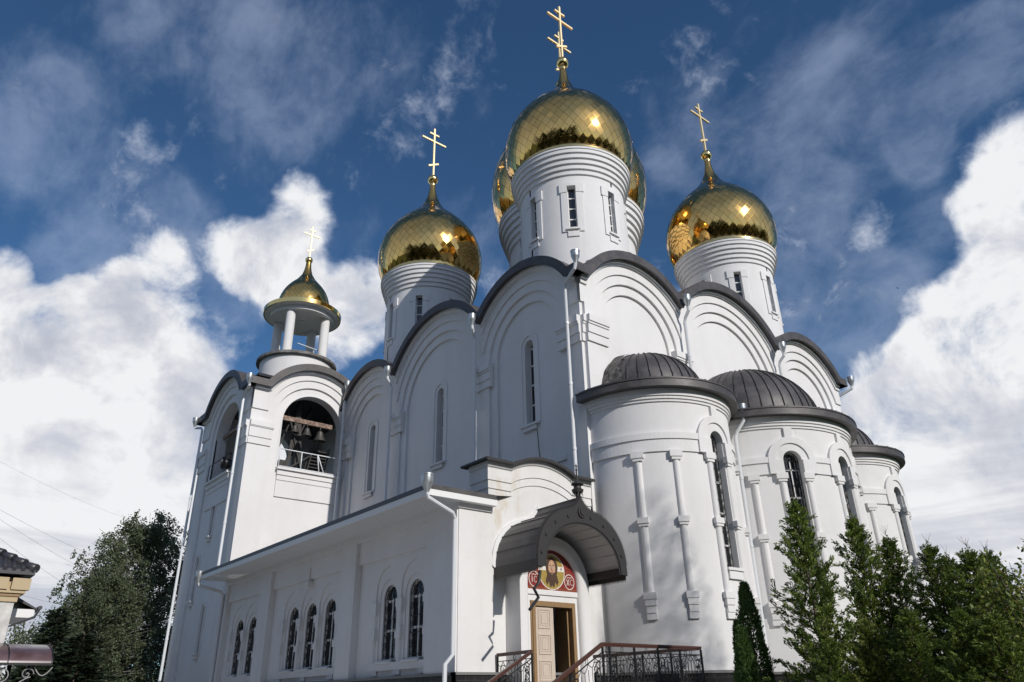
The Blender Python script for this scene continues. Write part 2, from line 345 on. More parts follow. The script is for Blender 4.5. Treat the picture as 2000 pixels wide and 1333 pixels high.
def tag(o, label=None, cat=None, group=None, kind=None):
    for k, v in (('label', label), ('category', cat), ('group', group), ('kind', kind)):
        if v: o[k] = v
    return o
def thing(name, loc, label, cat, group=None):
    o = bpy.data.objects.new(name, None); COL.objects.link(o); o.location = loc; o.empty_display_size = .2
    o.matrix_world = Matrix.Translation(loc)
    return tag(o, label, cat, group)

def arch_pts(c, hw, zb, zs, n=24):
    """polyline of an arch hole: foot, spring, over the top, spring, foot"""
    pts = [(c - hw, zb)]
    pts += [(c - hw * cos(pi * i / n), zs + hw * sin(pi * i / n)) for i in range(n + 1)]
    return pts + [(c + hw, zb)]

def wall_rect(mb, P, u0, u1, z0, z1, d, holes=(), du=99, n=16, reveal=True):
    """wall sheet with holes (c, half width, bottom, spring, depth[, flat])"""
    def span(a, b, za, zb):
        if b - a < 1e-5: return
        k = max(1, math.ceil((b - a) / du)); us = [a + (b - a) * i / k for i in range(k + 1)]
        mb.strip([P(u, za, d) for u in us], [P(u, zb, d) for u in us])
    cur = u0
    for h in sorted(holes):
        c, hw, zb, zs, dep = h[:5]; flat = len(h) > 5 and h[5]
        span(cur, c - hw, z0, z1); span(c - hw, c + hw, z0, zb)
        if flat:
            k = max(2, math.ceil(2 * hw / du)); us = [c - hw + 2 * hw * i / k for i in range(k + 1)]; zt = [zs] * (k + 1)
        else:
            us = [c - hw * cos(pi * i / n) for i in range(n + 1)]; zt = [zs + hw * sin(pi * i / n) for i in range(n + 1)]
        mb.strip([P(u, z, d) for u, z in zip(us, zt)], [P(u, z1, d) for u in us])
        if reveal:
            line = [(c - hw, zb)] + list(zip(us, zt)) + [(c + hw, zb)]
            kk = max(1, math.ceil(2 * hw / du))
            line += [(c + hw - 2 * hw * i / kk, zb) for i in range(1, kk + 1)]
            mb.strip([P(u, z, d) for u, z in line], [P(u, z, d - dep) for u, z in line])
        cur = c + hw
    span(cur, u1, z0, z1)

def ring(mb, P, c, zs, r, zb, inside, d0, d1, n=40, back=False):
    """wall layer lying outside the arch (c, zs, r) and above zb; its legs run down to zb; inside.top bounds it above"""
    U0, U1 = inside.u0, inside.u1
    us = set([U0, U1] + [U0 + (U1 - U0) * i / 100 for i in range(101)])
    us |= set(u for u in (c - r * cos(pi * i / n) for i in range(n + 1)) if U0 < u < U1)
    us = sorted(us)
    lo = []; hi = []
    for u in us:
        t = abs(u - c); zt = inside.top(u)
        if t < r - 1e-6: z = max(zb, zs + sqrt(r * r - t * t)); ent = [(u, min(z, zt))]
        elif t < r + 1e-6 and zs > zb: ent = [(u, zb), (u, zs)] if u < c else [(u, zs), (u, zb)]
        else: ent = [(u, min(zb, zt))]
        for q in ent: lo.append(q); hi.append((u, zt))
    mb.strip([P(u, z, d0) for u, z in lo], [P(u, z, d0) for u, z in hi])
    mb.strip([P(u, z, d0) for u, z in lo], [P(u, z, d1) for u, z in lo])
    if back: mb.strip([P(u, z, d1) for u, z in lo], [P(u, z, d1) for u, z in hi])
class Inside:
    def __init__(s, u0, u1, top): s.u0 = u0; s.u1 = u1; s.top = top
    def __call__(s, u, z): return s.u0 - 1e-9 <= u <= s.u1 + 1e-9 and z <= s.top(u)

def arch_band(mb, P, c, zs, r0, r1, d0, d1, zb=None, n=24):
    """raised archivolt between radii r0 and r1"""
    a = [(c - r0 * cos(pi * i / n), zs + r0 * sin(pi * i / n)) for i in range(n + 1)]
    b = [(c - r1 * cos(pi * i / n), zs + r1 * sin(pi * i / n)) for i in range(n + 1)]
    if zb is not None:
        a = [(c - r0, zb)] + a + [(c + r0, zb)]; b = [(c - r1, zb)] + b + [(c + r1, zb)]
    f = lambda L, d: [P(u, z, d) for u, z in L]
    mb.strip(f(a, d1), f(b, d1)); mb.strip(f(a, d0), f(a, d1)); mb.strip(f(b, d0), f(b, d1))
    mb.quad(P(*a[0], d0), P(*b[0], d0), P(*b[0], d1), P(*a[0], d1)); mb.quad(P(*a[-1], d0), P(*b[-1], d0), P(*b[-1], d1), P(*a[-1], d1))

def cylframe(cx, cy, R):
    return lambda u, z, d: (cx + (R + d) * cos(u / R), cy + (R + d) * sin(u / R), z)

def window(P, c, hw, zb, zs, d, parent, name='window', flat=False, bars=(), vert=True, grille=None, seed=0, fr=.045):
    """white window frame, glass and wrought-iron grille as one window"""
    mb = MB(); mb.m = 1
    if flat: pts = [(c - hw, zb), (c - hw, zs), (c + hw, zs), (c + hw, zb)]
    else: pts = arch_pts(c, hw, zb, zs, 16)
    mb.poly([P(u, z, d) for u, z in pts])
    mb.m = 0
    zt = zs if flat else zs + hw
    for i in range(len(pts) - 1):                                   # perimeter
        (ua, za), (ub, zb_) = pts[i], pts[i + 1]
        sh = lambda u, z: (c + (u - c) * (1 - fr / hw), zb + fr + (z - zb) * (zt - zb - 2 * fr) / (zt - zb))
        a2, b2 = sh(ua, za), sh(ub, zb_)
        mb.quad(P(ua, za, d + .03), P(ub, zb_, d + .03), P(*b2, d + .03), P(*a2, d + .03))
        mb.quad(P(*a2, d + .03), P(*b2, d + .03), P(*b2, d + .002), P(*a2, d + .002))
    mb.pbox(P, c - hw, c + hw, zb, zb + fr, d + .002, d + .031)
    if vert: mb.pbox(P, c - fr * .6, c + fr * .6, zb + fr, zs if not flat else zs - fr, d + .003, d + .04)
    for z in bars: mb.pbox(P, c - hw + .01, c + hw - .01, z - fr * .8, z + fr * .8, d + .003, d + .043)
    if grille:
        mb.m = 2; g = d + grille; r = .011
        L = lambda pts_: mb.tube([P(u, z, g) for u, z in pts_], r, 5, False)
        inner = [(c + (u - c) * .93, z) for u, z in pts]
        L(inner + [inner[0]])
        for f in (-.45, 0, .45): L([(c + f * hw, zb), (c + f * hw, zs + sqrt(max(0, 1 - f * f)) * hw * .93)])
        k = 0; z = zb + .12
        while z < zs - .3:
            h = .62 if (k % 2 == 0) else .5
            for s_ in (-1, 1):
                q = []
                for i in range(15):
                    t = i / 14
                    q.append((c + s_ * hw * (.70 + .22 * sin(2 * pi * t)), z + h * t))
                L(q)
                ang = [i / 9 * 1.7 * pi for i in range(10)]
                L([(c + s_ * (hw * .68 + hw * .22 * (1 - i / 14) * cos(a)), z + h * .5 + hw * .26 * sin(a)) for i, a in enumerate(ang)])
            L([(c - hw * .93, z), (c + hw * .93, z)])
            z += h; k += 1
        for rr in (.35, .65):
            L([(c - rr * hw * cos(pi * i / 10), zs + rr * hw * sin(pi * i / 10)) for i in range(11)])
        L([(c - hw * .93, zs), (c + hw * .93, zs)])
        for a in (.25, .75): L([(c + .35 * hw * cos(pi * a), zs + .35 * hw * sin(pi * a)), (c + .93 * hw * cos(pi * a), zs + .93 * hw * sin(pi * a))])
    return mb.build(name, ['trim', 'glass', 'iron'], parent)

def drainpipe(parent, hop, path, r=.075, big=1.0):
    """downpipe with its funnel-shaped hopper"""
    mb = MB(); mb.tube(path, r, 10)
    a = Vector(path[-2]); b = Vector(path[-1]); L = (b - a).length; t = (b - a) / L
    q = 1.6
    while q < L: mb.tube([a + t * q, a + t * (q + .09)], r + .014, 10); q += 2.6
    p = mb.build('drainpipe', 'pipe', parent)
    h = MB(); hx, hy, hz = hop; k = big
    h.lathe_sharp((hx, hy), [(r * .9, hz - .32 * k), (r * 1.05, hz - .26 * k), (.165 * k, hz - .04 * k), (.18 * k, hz), (.18 * k, hz + .2 * k), (.195 * k, hz + .2 * k), (.195 * k, hz + .24 * k), (.16 * k, hz + .24 * k), (.15 * k, hz)], 16)
    h.build('hopper', 'zinc', p)
    return p
# ------------------------------------------------------------------ ground
def sheet(name, x0, x1, y0, y1, z, m_, n=1):
    mb = MB(); mb.quad((x0, y0, z), (x1, y0, z), (x1, y1, z), (x0, y1, z)); return tag(mb.build(name, m_), kind='structure')
sheet('ground', -900, 900, -900, 900, 0, 'grass')
sheet('path', -40, 34, -30, -6.6, .006, 'paving')
sheet('path', 4.9, 7.0, -6.6, 6, .006, 'paving')

# ------------------------------------------------------------------ church
church = thing('church', (-10, 10, 0), 'white Orthodox church with golden onion domes, arched gables, rounded apses and bell tower', 'church')
LX, LY = 20.2, 20.0
Pe = lambda u, z, d: (d, u, z)
Ps = lambda u, z, d: (-u, -d, z)
Pn = lambda u, z, d: (-u, LY + d, z)
Pw = lambda u, z, d: (-LX - d, u, z)
ZV = 17.13
def facade(P, bays, U, wins, name='facade', corner_notch=False):
    arcs = [(c, zs, R) for (_, _, c, zs, _, R, _) in bays]
    def top(u, off=0.0):
        z = ZV + off
        for c, zs, R in arcs:
            R2 = R + off
            if abs(u - c) < R2: z = max(z, zs + sqrt(R2 * R2 - (u - c) ** 2))
        return z
    mb = MB()
    for (u0, u1, c, zs, (r4, r3, r2, r1), R, w) in bays:
        ins = Inside(u0, u1, lambda u: top(u) + .03)
        holes = []
        if w: holes = [(w, .27, 11.75, 15.33, .34)]
        wall_rect(mb, P, c - r4 - .1, c + r4 + .1, 0, zs + r4 + .1, -.22, holes)
        ring(mb, P, c, zs, r4, 0, ins, -.11, -.22)
        ring(mb, P, c, zs, r3, 0, ins, 0, -.11)
        ring(mb, P, c, zs, r2, 15.97, ins, .08, 0)
        ring(mb, P, c, zs, r1, 16.8, ins, .16, .08)
        if w:
            arch_band(mb, P, w, 15.33, .27, .36, -.22, -.235, 11.75)
            arch_band(mb, P, w, 15.33, .46, .62, -.22, -.18, 11.75)
            mb.pbox(P, w - .56, w + .56, 11.66, 11.75, -.22, -.04); mb.pbox(P, w - .42, w + .42, 11.48, 11.66, -.22, -.10)
    # capitals of the piers: three corbelled bands
    piers = [(0, 1.26)] + [(b[1] - .52, b[1] + .52) for b in bays[:-1]] + [(U - 1.26, U)]
    for i, (a, b) in enumerate(piers):
        ca = 0 if i == 0 else .05; cb = 0 if i == len(piers) - 1 else .05
        parts = [(a - ca, b + cb, 0.0)]
        if corner_notch and i == 0: parts = [(a, .15, 0.0), (.15, b + .04, .17)]
        if corner_notch and i == len(piers) - 1: parts = [(a - .04, U - .15, .17), (U - .15, b, 0.0)]
        for (p, q, e) in parts:
            mb.pbox(P, p, q, 15.03, 15.32, -.1, .20 + e); mb.pbox(P, p, q, 14.93, 15.03, -.1, .155 + e)
            mb.pbox(P, p, q, 14.56, 14.93, -.1, .115 + e); mb.pbox(P, p, q, 14.2, 14.56, -.1, .07 + e)
    if corner_notch:
        mb.pbox(P, .15, 1.24, 0, 14.2, -.1, .17); mb.pbox(P, U - 1.24, U - .15, 0, 14.2, -.1, .17)
        mb.pbox(P, .15, .80, 15.32, 15.97, 0, .14)
    # plinth of dark granite
    ob = mb.build(name, 'stucco', church)
    pl = MB(); pl.pbox(P, 0 if not corner_notch else -.25, U + .25, 0, 2.22, 0, .27); pl.m = 1; pl.pbox(P, 0 if not corner_notch else -.27, U + .27, 2.22, 2.30, 0, .31)
    pl.build('plinth', ['granite', 'stone'], church)
    return ob, top
RA = (2.12, 2.57, 3.0, 3.42); RB = (3.0, 3.45, 3.9, 4.3)
E_B = [(0, 6.24, 3.4, 15.2, RA, 3.62, None), (6.24, 13.76, 10, 15.05, RB, 4.5, None), (13.76, 20, 16.6, 15.2, RA, 3.62, None)]
S_B = [(0, 6.35, 3.4, 15.2, RA, 3.62, 3.42), (6.35, 13.95, 10.15, 15.05, RB, 4.5, 10.2), (13.95, 20.2, 16.85, 15.2, RA, 3.62, 16.9)]
fe, topE = facade(Pe, E_B, LY, None, corner_notch=True)
fs, topS = facade(Ps, S_B, LX, None)
facade(Pn, S_B, LX, None)
facade(Pw, [b[:6] + (None,) for b in E_B], LY, None)
# belt line low on the side wall
mb = MB(); mb.pbox(Ps, 1.35, 5.45, 9.78, 10.0, -.22, -.14); mb.pbox(Ps, 7.2, 13.1, 9.78, 10.0, -.22, -.14)
mb.build('string_course', 'stucco', church)
mb = MB(); mb.tube([(-3.05, .20, 11.45), (-2.98, .20, 10.6), (-2.86, .20, 9.6)], .012, 5); mb.build('wire', 'iron', church)
for w in (3.42, 10.2, 16.9):
    window(Ps, w, .27, 11.75, 15.33, -.53, church, bars=(12.7, 13.6, 14.5, 15.3), vert=False)
# roof: barrel vaults behind the gables, dark metal verges
def verge(P, top, U, c0, c1, back, name='roof', h=.36, out=.45, N_=260):
    mb = MB(); us = [-c0 + (U + c0 + c1) * i / N_ for i in range(N_ + 1)]
    lo = [(u, top(u)) for u in us]; hi = [(u, top(u, h)) for u in us]
    f = lambda L, d: [P(u, z, d) for u, z in L]
    mb.strip(f(lo, out), f(hi, out)); mb.strip(f(lo, out), f(lo, -.05)); mb.strip(f(hi, out), f(hi, -.05))
    mid = [q for q in hi if .5 < q[0] < U - .5]
    mb.strip(f(mid, -.05), f(mid, -back))
    # folded drip edge along the foot of the verge
    lo2 = [(u, z - .05) for u, z in lo]
    mb.strip(f(lo, out + .025), f(lo2, out + .025)); mb.strip(f(lo2, out + .025), f(lo2, out - .02)); mb.strip(f([(u, z + .03) for u, z in lo], out + .025), f(lo, out + .025))
    for (L0, L1, c_) in ((lo[0], hi[0], c0), (lo[-1], hi[-1], c1)):
        if c_ == 0: mb.quad(P(*L0, out), P(*L1, out), P(*L1, -.05), P(*L0, -.05))
    return mb.build(name, 'roof', church)
verge(Pe, topE, LY, .45, .45, 4.5); verge(Ps, topS, LX, .45, .0, 4.5); verge(Pn, topS, LX, .45, .45, 4.5); verge(Pw, topE, LY, .0, .45, 4.5)
mb = MB(); mb.box((-LX + .3, .3, 16.9), (-.3, LY - .3, 17.45)); mb.lathe((-10.1, 10), [(7.5, 17.45), (4.4, 19.4)], 48); mb.build('roof', 'roof', church)
mb = MB()                                                            # white boarding under the verge
for P, top, U in ((Pe, topE, LY), (Ps, topS, LX)):
    us = [U * i / 260 for i in range(261)]
    mb.strip([P(u, top(u) - .13, .24) for u in us], [P(u, top(u) + .02, .24) for u in us])
    mb.strip([P(u, top(u) - .13, .24) for u in us], [P(u, top(u) - .13, .1) for u in us])
mb.build('soffit_board', 'trim', church)
for (a, b) in (((-2.75, .6, 19.3), (-1.35, .55, 18.45)), ((-.55, 1.2, 18.35), (-.6, 2.3, 19.05)), ((-.6, 6.3, 18.15), (-.6, 6.9, 18.45)), ((-.6, 13.4, 18.3), (-.6, 14.0, 18.3)), ((-6.0, .7, 18.2), (-6.9, .7, 18.2))):
    mb = MB(); a = Vector(a); b = Vector(b); up = Vector((0, 0, .17))
    mb.bar(a + up, b + up, .05, .13); n = max(2, int((b - a).length / .5))
    for i in range(n): p = a + (b - a) * ((i + .5) / n); mb.bar(p - up * .8, p + up, .04)
    mb.build('snow_guard', 'roof', church)

# ---- drums and onion domes
ONION = [(2.92, 25.72), (3.1, 26.05), (3.25, 26.5), (3.33, 27.0), (3.35, 27.45), (3.31, 27.9), (3.21, 28.35), (3.04, 28.8), (2.8, 29.25), (2.5, 29.68), (2.14, 30.1), (1.75, 30.5), (1.38, 30.85), (1.05, 31.2), (.78, 31.55), (.57, 31.9), (.42, 32.25), (.315, 32.65), (.245, 33.05), (.195, 33.45), (.17, 33.8)]
def catmull(pts, n):
    out_ = []; L = len(pts); seg = [0]
    for a, b in zip(pts, pts[1:]): seg.append(seg[-1] + math.dist(a, b))
    for k in range(n + 1):
        s_ = seg[-1] * k / n; i = 0
        while i < L - 2 and seg[i + 1] < s_: i += 1
        t = (s_ - seg[i]) / (seg[i + 1] - seg[i]); p0, p1, p2, p3 = pts[max(i - 1, 0)], pts[i], pts[i + 1], pts[min(i + 2, L - 1)]
        out_.append(tuple(.5 * ((2 * p1[j]) + (-p0[j] + p2[j]) * t + (2 * p0[j] - 5 * p1[j] + 4 * p2[j] - p3[j]) * t * t + (-p0[j] + 3 * p1[j] - 3 * p2[j] + p3[j]) * t ** 3) for j in (0, 1)))
    return out_
def onion(c, prof, nseg, tilt=.011, seed=1):
    """dome skin of separate diamond tiles over a darker under-skin"""
    rnd = random.Random(seed); mb = MB(); mb.ln = []; mb.sm = True; x, y = c
    L = sum(math.dist(a, b) for a, b in zip(prof, prof[1:])); r_m = max(p[0] for p in prof)
    step = 2 * pi * r_m / nseg * .62
    rows = int(L / step); pr = catmull(prof, rows)
    def P_(j, k, off=0): r, z = pr[j]; a = 2 * pi * (k + (j % 2) * .5) / nseg; r += off; return (x + r * cos(a), y + r * sin(a), z)
    for j in range(0, rows - 1):
        r_here = pr[j + 1][0]
        for k in range(nseg):
            k0 = k; k1 = k + 1
            if j % 2 == 0: bot, left, right, top_ = (j, k), (j + 1, k - 1), (j + 1, k), (j + 2, k)
            else: bot, left, right, top_ = (j, k), (j + 1, k), (j + 1, k + 1), (j + 2, k)
            pts = [Vector(P_(*q)) for q in (bot, right, top_, left)]
            ce = sum(pts, Vector()) / 4; nrm = (pts[2] - pts[0]).cross(pts[1] - pts[3]).normalized()
            if nrm.dot(ce - Vector((x, y, ce.z))) < 0 and pr[j][0] > .5: nrm = -nrm
            size = (pts[1] - pts[3]).length
            tv = Vector((rnd.uniform(-1, 1), rnd.uniform(-1, 1), rnd.uniform(-1, 1))) * tilt
            q = []
            for p in pts:
                w = ce + (p - ce) * .965
                q.append(w + nrm * (.012 + tv.dot((p - ce)) * 2))
            mb.face([mb.pt(p) for p in q])
            fn = (nrm - (tv - nrm * tv.dot(nrm)) * 2).normalized()
            for p, kk in zip(pts, (j, j + 1, j + 2, j + 1)):
                r0 = math.hypot(p.x - x, p.y - y); ja, jb = max(0, kk - 1), min(len(pr) - 1, kk + 1)
                dr, dz = pr[jb][0] - pr[ja][0], pr[jb][1] - pr[ja][1]; L_ = math.hypot(dr, dz)
                sn = Vector(((p.x - x) / max(r0, 1e-6) * dz / L_, (p.y - y) / max(r0, 1e-6) * dz / L_, -dr / L_))
                mb.ln.append(tuple((sn * .52 + (fn if fn.dot(sn) > 0 else -fn) * .48 - (tv - nrm * tv.dot(nrm)) * 1.2).normalized()))
    return mb, pr
def cross(mb, x, y, z0, k=1.0):
    t = .115 * k
    mb.bar((x, y, z0 - .1), (x, y, z0 + 4.2 * k), t, t, (0, 1, 0))
    mb.bar((x, y - .98 * k, z0 + 3.05 * k), (x, y + .98 * k, z0 + 3.05 * k), t * .9, t * 1.05)
    mb.bar((x, y - .38 * k, z0 + 3.68 * k), (x, y + .38 * k, z0 + 3.68 * k), t * .9, t * 1.05)
    mb.bar((x, y - .40 * k, z0 + .98 * k - .24 * k), (x, y + .40 * k, z0 + .98 * k + .24 * k), t * .9, t * 1.05)
def drum_and_dome(cx, cy, k=1.0, zoff=0.0, zbot=17.3, seed=1, nwin=8, crossz=None, neck=1.0):
    """k scales the whole design about the drum's axis; z = 17.3-based design heights mapped through zoff"""
    Z = lambda z: (z - 25.72) * k + 25.72 + zoff
    c = (cx, cy); R = 2.6 * k; P = cylframe(cx, cy, R)
    mb = MB(); mb.sm = True
    ang = [i * pi / 4 for i in range(nwin)]
    off = pi / 8; hole = [((a + off) * R, .20 * k, Z(21.07), Z(23.45), .26 * k, True) for a in ang]
    # sheet starts between two windows
    P2 = lambda u, z, d: P(u - off * R, z, d)
    wall_rect(mb, P2, 0, 2 * pi * R, zbot, Z(24.3), 0, hole, du=.22 * k)
    mb.sm = False
    for i in range(nwin):
        u = ang[i] * R
        # raised surround with ears and a stepped sill
        for s_ in (-1, 1):
            mb.pbox(P, u + s_ * .20 * k if s_ > 0 else u - .50 * k, u + .50 * k if s_ > 0 else u - .20 * k, Z(20.9), Z(23.1), 0, .05 * k, 2)
            a_, b_ = sorted((u + s_ * .20 * k, u + s_ * .57 * k)); mb.pbox(P, a_, b_, Z(23.1), Z(23.62), 0, .075 * k, 2)
        mb.pbox(P, u - .20 * k, u + .20 * k, Z(23.45), Z(23.62), 0, .075 * k, 2)
        mb.pbox(P, u - .30 * k, u + .30 * k, Z(20.98), Z(21.07), -.1, .12 * k, 2); mb.pbox(P, u - .26 * k, u + .26 * k, Z(20.62), Z(20.9), 0, .05 * k, 2)
    prof = [(2.6, 24.08)]
    zz = [24.08, 24.34, 24.60, 24.86, 25.12, 25.36]; rr = [2.68, 2.77, 2.86, 2.95, 3.03]
    for i in range(5):
        prof += [(rr[i], zz[i] + .03), (rr[i], zz[i + 1])]
    prof += [(3.07, 25.36), (3.07, 25.47), (2.8, 25.5)]
    mb.lathe_sharp(c, [(r * k, Z(z)) for r, z in prof], 96)
    d = mb.build('drum', 'stucco', church)
    for i in range(nwin):
        u = ang[i] * R
        window(P, u, .20 * k, Z(21.07), Z(23.45), -.2 * k, d, flat=True, bars=tuple(Z(21.07 + 2.38 * j / 4) for j in (1, 2, 3)), vert=False, fr=.035 * k)
    prof = [(r * k, Z(z) if z < 32 else Z(32) + (z - 32) * k * neck) for r, z in ONION]
    mb, pr = onion(c, prof, 46, seed=seed)
    dome = mb.build('onion_dome', 'gold', church, recalc=False); dome.data.normals_split_custom_set(mb.ln)
    us = MB(); us.lathe(c, [(r - .012, z) for r, z in pr], 96); us.build('dome_seams', 'goldseam', dome)
    g = MB(); g.lathe_sharp(c, [(2.85 * k, Z(25.5)), (3.08 * k, Z(25.5)), (3.08 * k, Z(25.56)), (2.97 * k, Z(25.6)), (2.93 * k, Z(25.84)), (2.98 * k, Z(25.86)), (2.8 * k, Z(25.9))], 60)
    g.build('dome_collar', 'goldplain', dome)
    zt = prof[-1][1]; g = MB(); rb = .36 * (1 if k == 1 else 1.25)
    g.sphere((cx, cy, zt + rb * .72), rb, 28, 18); g.lathe(c, [(.2 * k, zt - .28), (.21 * k, zt - .2), (.2 * k, zt - .12)], 20)
    g.build('finial_ball', 'goldplain', dome)
    g = MB(); cross(g, cx, cy, zt + rb * 1.6, 1.0 if k == 1 else 1.18); g.build('cross', 'goldcross', dome)
for i, (x, y) in enumerate(((-3.5, 3.5), (-16.75, 3.5), (-3.5, 16.5), (-16.75, 16.5))): drum_and_dome(x, y, 1.0, 0, seed=i + 3)
drum_and_dome(-10.15, 10, 1.53, 3.67, seed=11, neck=.8)

# ---- apses
def apse(cx, cy, R, wins, pil, domeR, domeH, a0=-97, a1=97):
    P = cylframe(cx, cy, R); rd = lambda a: rad(a) * R
    mb = MB()
    holes = [(rd(w), .36, 5.41, 9.84, .38) for w in wins]
    mb.sm = True
    wall_rect(mb, P, rd(a0), rd(a1), 0, 11.6, 0, holes, du=.16)
    mb.sm = False
    nb = 60
    def bandbox(aa, ab, z0, z1, d): mb.pbox(P, aa, ab, z0, z1, -.02, d, max(1, math.ceil((ab - aa) / .16)))
    # stepped cornice under the eave
    for z0, z1, d in ((11.14, 11.24, .05), (11.24, 11.35, .10), (11.35, 11.60, .15)): bandbox(rd(a0), rd(a1), z0, z1, d)
    # belt, broken by the window hoods; two corbelled steps
    edges = sorted([(rd(w) - .86, rd(w) + .86) for w in wins]); cur = rd(a0)
    for e0, e1 in edges + [(rd(a1), rd(a1))]:
        bandbox(cur, e0, 9.74, 9.97, .10); bandbox(cur, e0 + (.06 if e0 < rd(a1) else 0), 9.29, 9.74, .055); cur = e1
    for w in wins:
        c = rd(w)
        arch_band(mb, P, c, 9.84, .36, .66, -.02, .06, None); arch_band(mb, P, c, 9.84, .66, .92, -.02, .115, None)
        for s_ in (-1, 1):
            a, b = sorted((c + s_ * .38, c + s_ * .92)); mb.pbox(P, a, b, 9.29, 9.84, -.02, .115 if s_ else .06, 3)
        mb.pbox(P, c - .16, c + .16, 10.7, 11.14, -.02, .10, 2)
        mb.pbox(P, c - .42, c + .42, 5.32, 5.41, -.3, .14, 3); mb.pbox(P, c - .36, c + .36, 5.05, 5.32, -.02, .09, 3)
    def colonnette(a):
        u = rd(a)
        mb.tube([P(u, z, -.02) for z in (4.4, 6.75)], .128, 14); mb.tube([P(u, z, -.02) for z in (6.75, 9.1)], .118, 14)
        mb.pbox(P, u - .21, u + .21, 9.08, 9.31, -.02, .155, 2); mb.pbox(P, u - .16, u + .16, 8.98, 9.08, -.02, .125, 2)
        mb.pbox(P, u - .18, u + .18, 6.83, 7.02, -.02, .165, 2); mb.pbox(P, u - .15, u + .15, 6.74, 6.83, -.02, .135, 2)
        mb.pbox(P, u - .20, u + .20, 4.42, 4.62, -.02, .165, 2); mb.pbox(P, u - .17, u + .17, 4.22, 4.42, -.02, .14, 2); mb.pbox(P, u - .145, u + .145, 4.0, 4.22, -.02, .11, 2); mb.pbox(P, u - .16, u + .16, 3.8, 4.1, -.02, .085, 2)
    for w in wins:
        for s_ in (-1, 1): colonnette(w + s_ * math.degrees(.52 / R))
    for a in pil: colonnette(a)
    ap = mb.build('apse', 'stucco', church)
    pl = MB(); pl.pbox(P, rd(a0), rd(a1), 0, 2.22, -.02, .10, 60); pl.m = 1; pl.pbox(P, rd(a0), rd(a1), 2.22, 2.30, -.02, .14, 60); pl.build('plinth', ['granite', 'stone'], ap)
    for w in wins: window(P, rd(w), .36, 5.41, 9.84, -.3, ap, bars=(6.2, 7.3, 8.4, 9.5), grille=.09)
    # eave and half-dome of standing-seam sheet
    r = MB(); Re = R + .45; A0, A1 = rad(a0), rad(a1); c = (cx, cy)
    r.lathe_sharp(c, [(R - .1, 11.60), (Re, 11.60), (Re, 11.86), (Re + .03, 11.87), (Re + .03, 11.93), (domeR + .05, 12.22)], 72, A0, A1)
    dome = [(domeR * cos(t), 12.22 + domeH * sin(t)) for t in [pi / 2 * i / 14 for i in range(14)]] + [(.02, 12.22 + domeH)]
    r.lathe(c, dome, 72, A0, A1)
    k = 22 if R > 3.5 else 18
    for i in range(k + 1):
        a = A0 + (A1 - A0) * i / k
        pts = [(cx + (q + .015) * cos(a), cy + (q + .015) * sin(a), z + .01) for q, z in [(Re, 11.92)] + dome[:-1]]
        for p, q in zip(pts, pts[1:]): r.bar(p, q, .035, .06)
    r.build('apse_roof', 'roof', ap)
    return ap, P
apse(.2, 3.2, 3.05, (0,), (-59, -34.4, 34.4), 2.35, 1.95)
apse(.27, 10, 4.05, (-36, 0, 36), (-58, 58), 3.2, 2.9)
apse(.2, 16.8, 3.05, (0,), (59, 34.4, -34.4), 2.35, 1.95)
# ragged bitumen flashing where the near half-dome meets the gable wall
mb = MB(); rnd = random.Random(5); A = []; B = []
for i in range(15):
    t = rad(10 + 118 * i / 14); rr_ = 2.39
    for k_, lst in ((0, A), (1, B)):
        a = rad(-90) if k_ == 0 else rad(-90) + .22 + rnd.uniform(0, .16)
        el = t / 2 if False else t
        rad_ = rr_ * (cos(t * .5)); z = 12.22 + 2.0 * sin(t * .5)
        lst.append((.2 + rad_ * cos(a) + (.03 if k_ == 0 else 0), 3.2 + rad_ * sin(a) - (.05 if k_ == 0 else 0), z + .03 + (rnd.uniform(0, .06) if k_ == 0 else 0)))
mb.strip(A, B); mb.build('torn_flashing', 'bitumen', church)

# ---- rainwater pipes
drainpipe(church, (.50, -.55, 17.62), [(.50, -.55, 17.35), (.42, -.55, 17.1), (-.38, -.34, 16.86), (-.46, -.30, 16.7), (-.44, -.30, 8.6)])
drainpipe(church, (.72, 6.20, 17.72), [(.72, 6.20, 17.45), (.70, 6.24, 17.25), (.42, 6.32, 17.0), (.34, 6.34, 16.8), (.34, 6.36, 12.3)])
drainpipe(church, (.72, 13.72, 17.5), [(.72, 13.72, 17.25), (.70, 13.74, 17.05), (.42, 13.78, 16.85), (.34, 13.8, 16.65), (.34, 13.8, 12.3)])
drainpipe(church, (.6, 20.65, 17.4), [(.6, 20.65, 17.1), (.58, 20.62, 16.95), (-.2, 20.3, 16.6), (-.3, 20.25, 16.4), (-.3, 20.25, 2.3)])
drainpipe(church, (-6.33, -.7, 17.55), [(-6.33, -.7, 17.3), (-6.35, -.66, 17.1), (-6.55, -.42, 16.9), (-6.6, -.32, 16.75), (-6.6, -.32, 8.1)])
drainpipe(church, (-14.0, -.7, 17.6), [(-14.0, -.7, 17.35), (-14.0, -.66, 17.15), (-14.1, -.42, 16.95), (-14.13, -.32, 16.8), (-14.13, -.32, 8.1)])
drainpipe(church, (2.55, 6.3, 11.9), [(2.55, 6.3, 11.65), (2.55, 6.3, 11.5), (2.22, 6.22, 11.1), (2.12, 6.18, 10.85), (2.02, 6.18, 2.4)])
drainpipe(church, (2.55, 13.7, 11.9), [(2.55, 13.7, 11.65), (2.55, 13.7, 11.5), (2.22, 13.78, 11.1), (2.12, 13.82, 10.85), (2.02, 13.82, 2.4)])
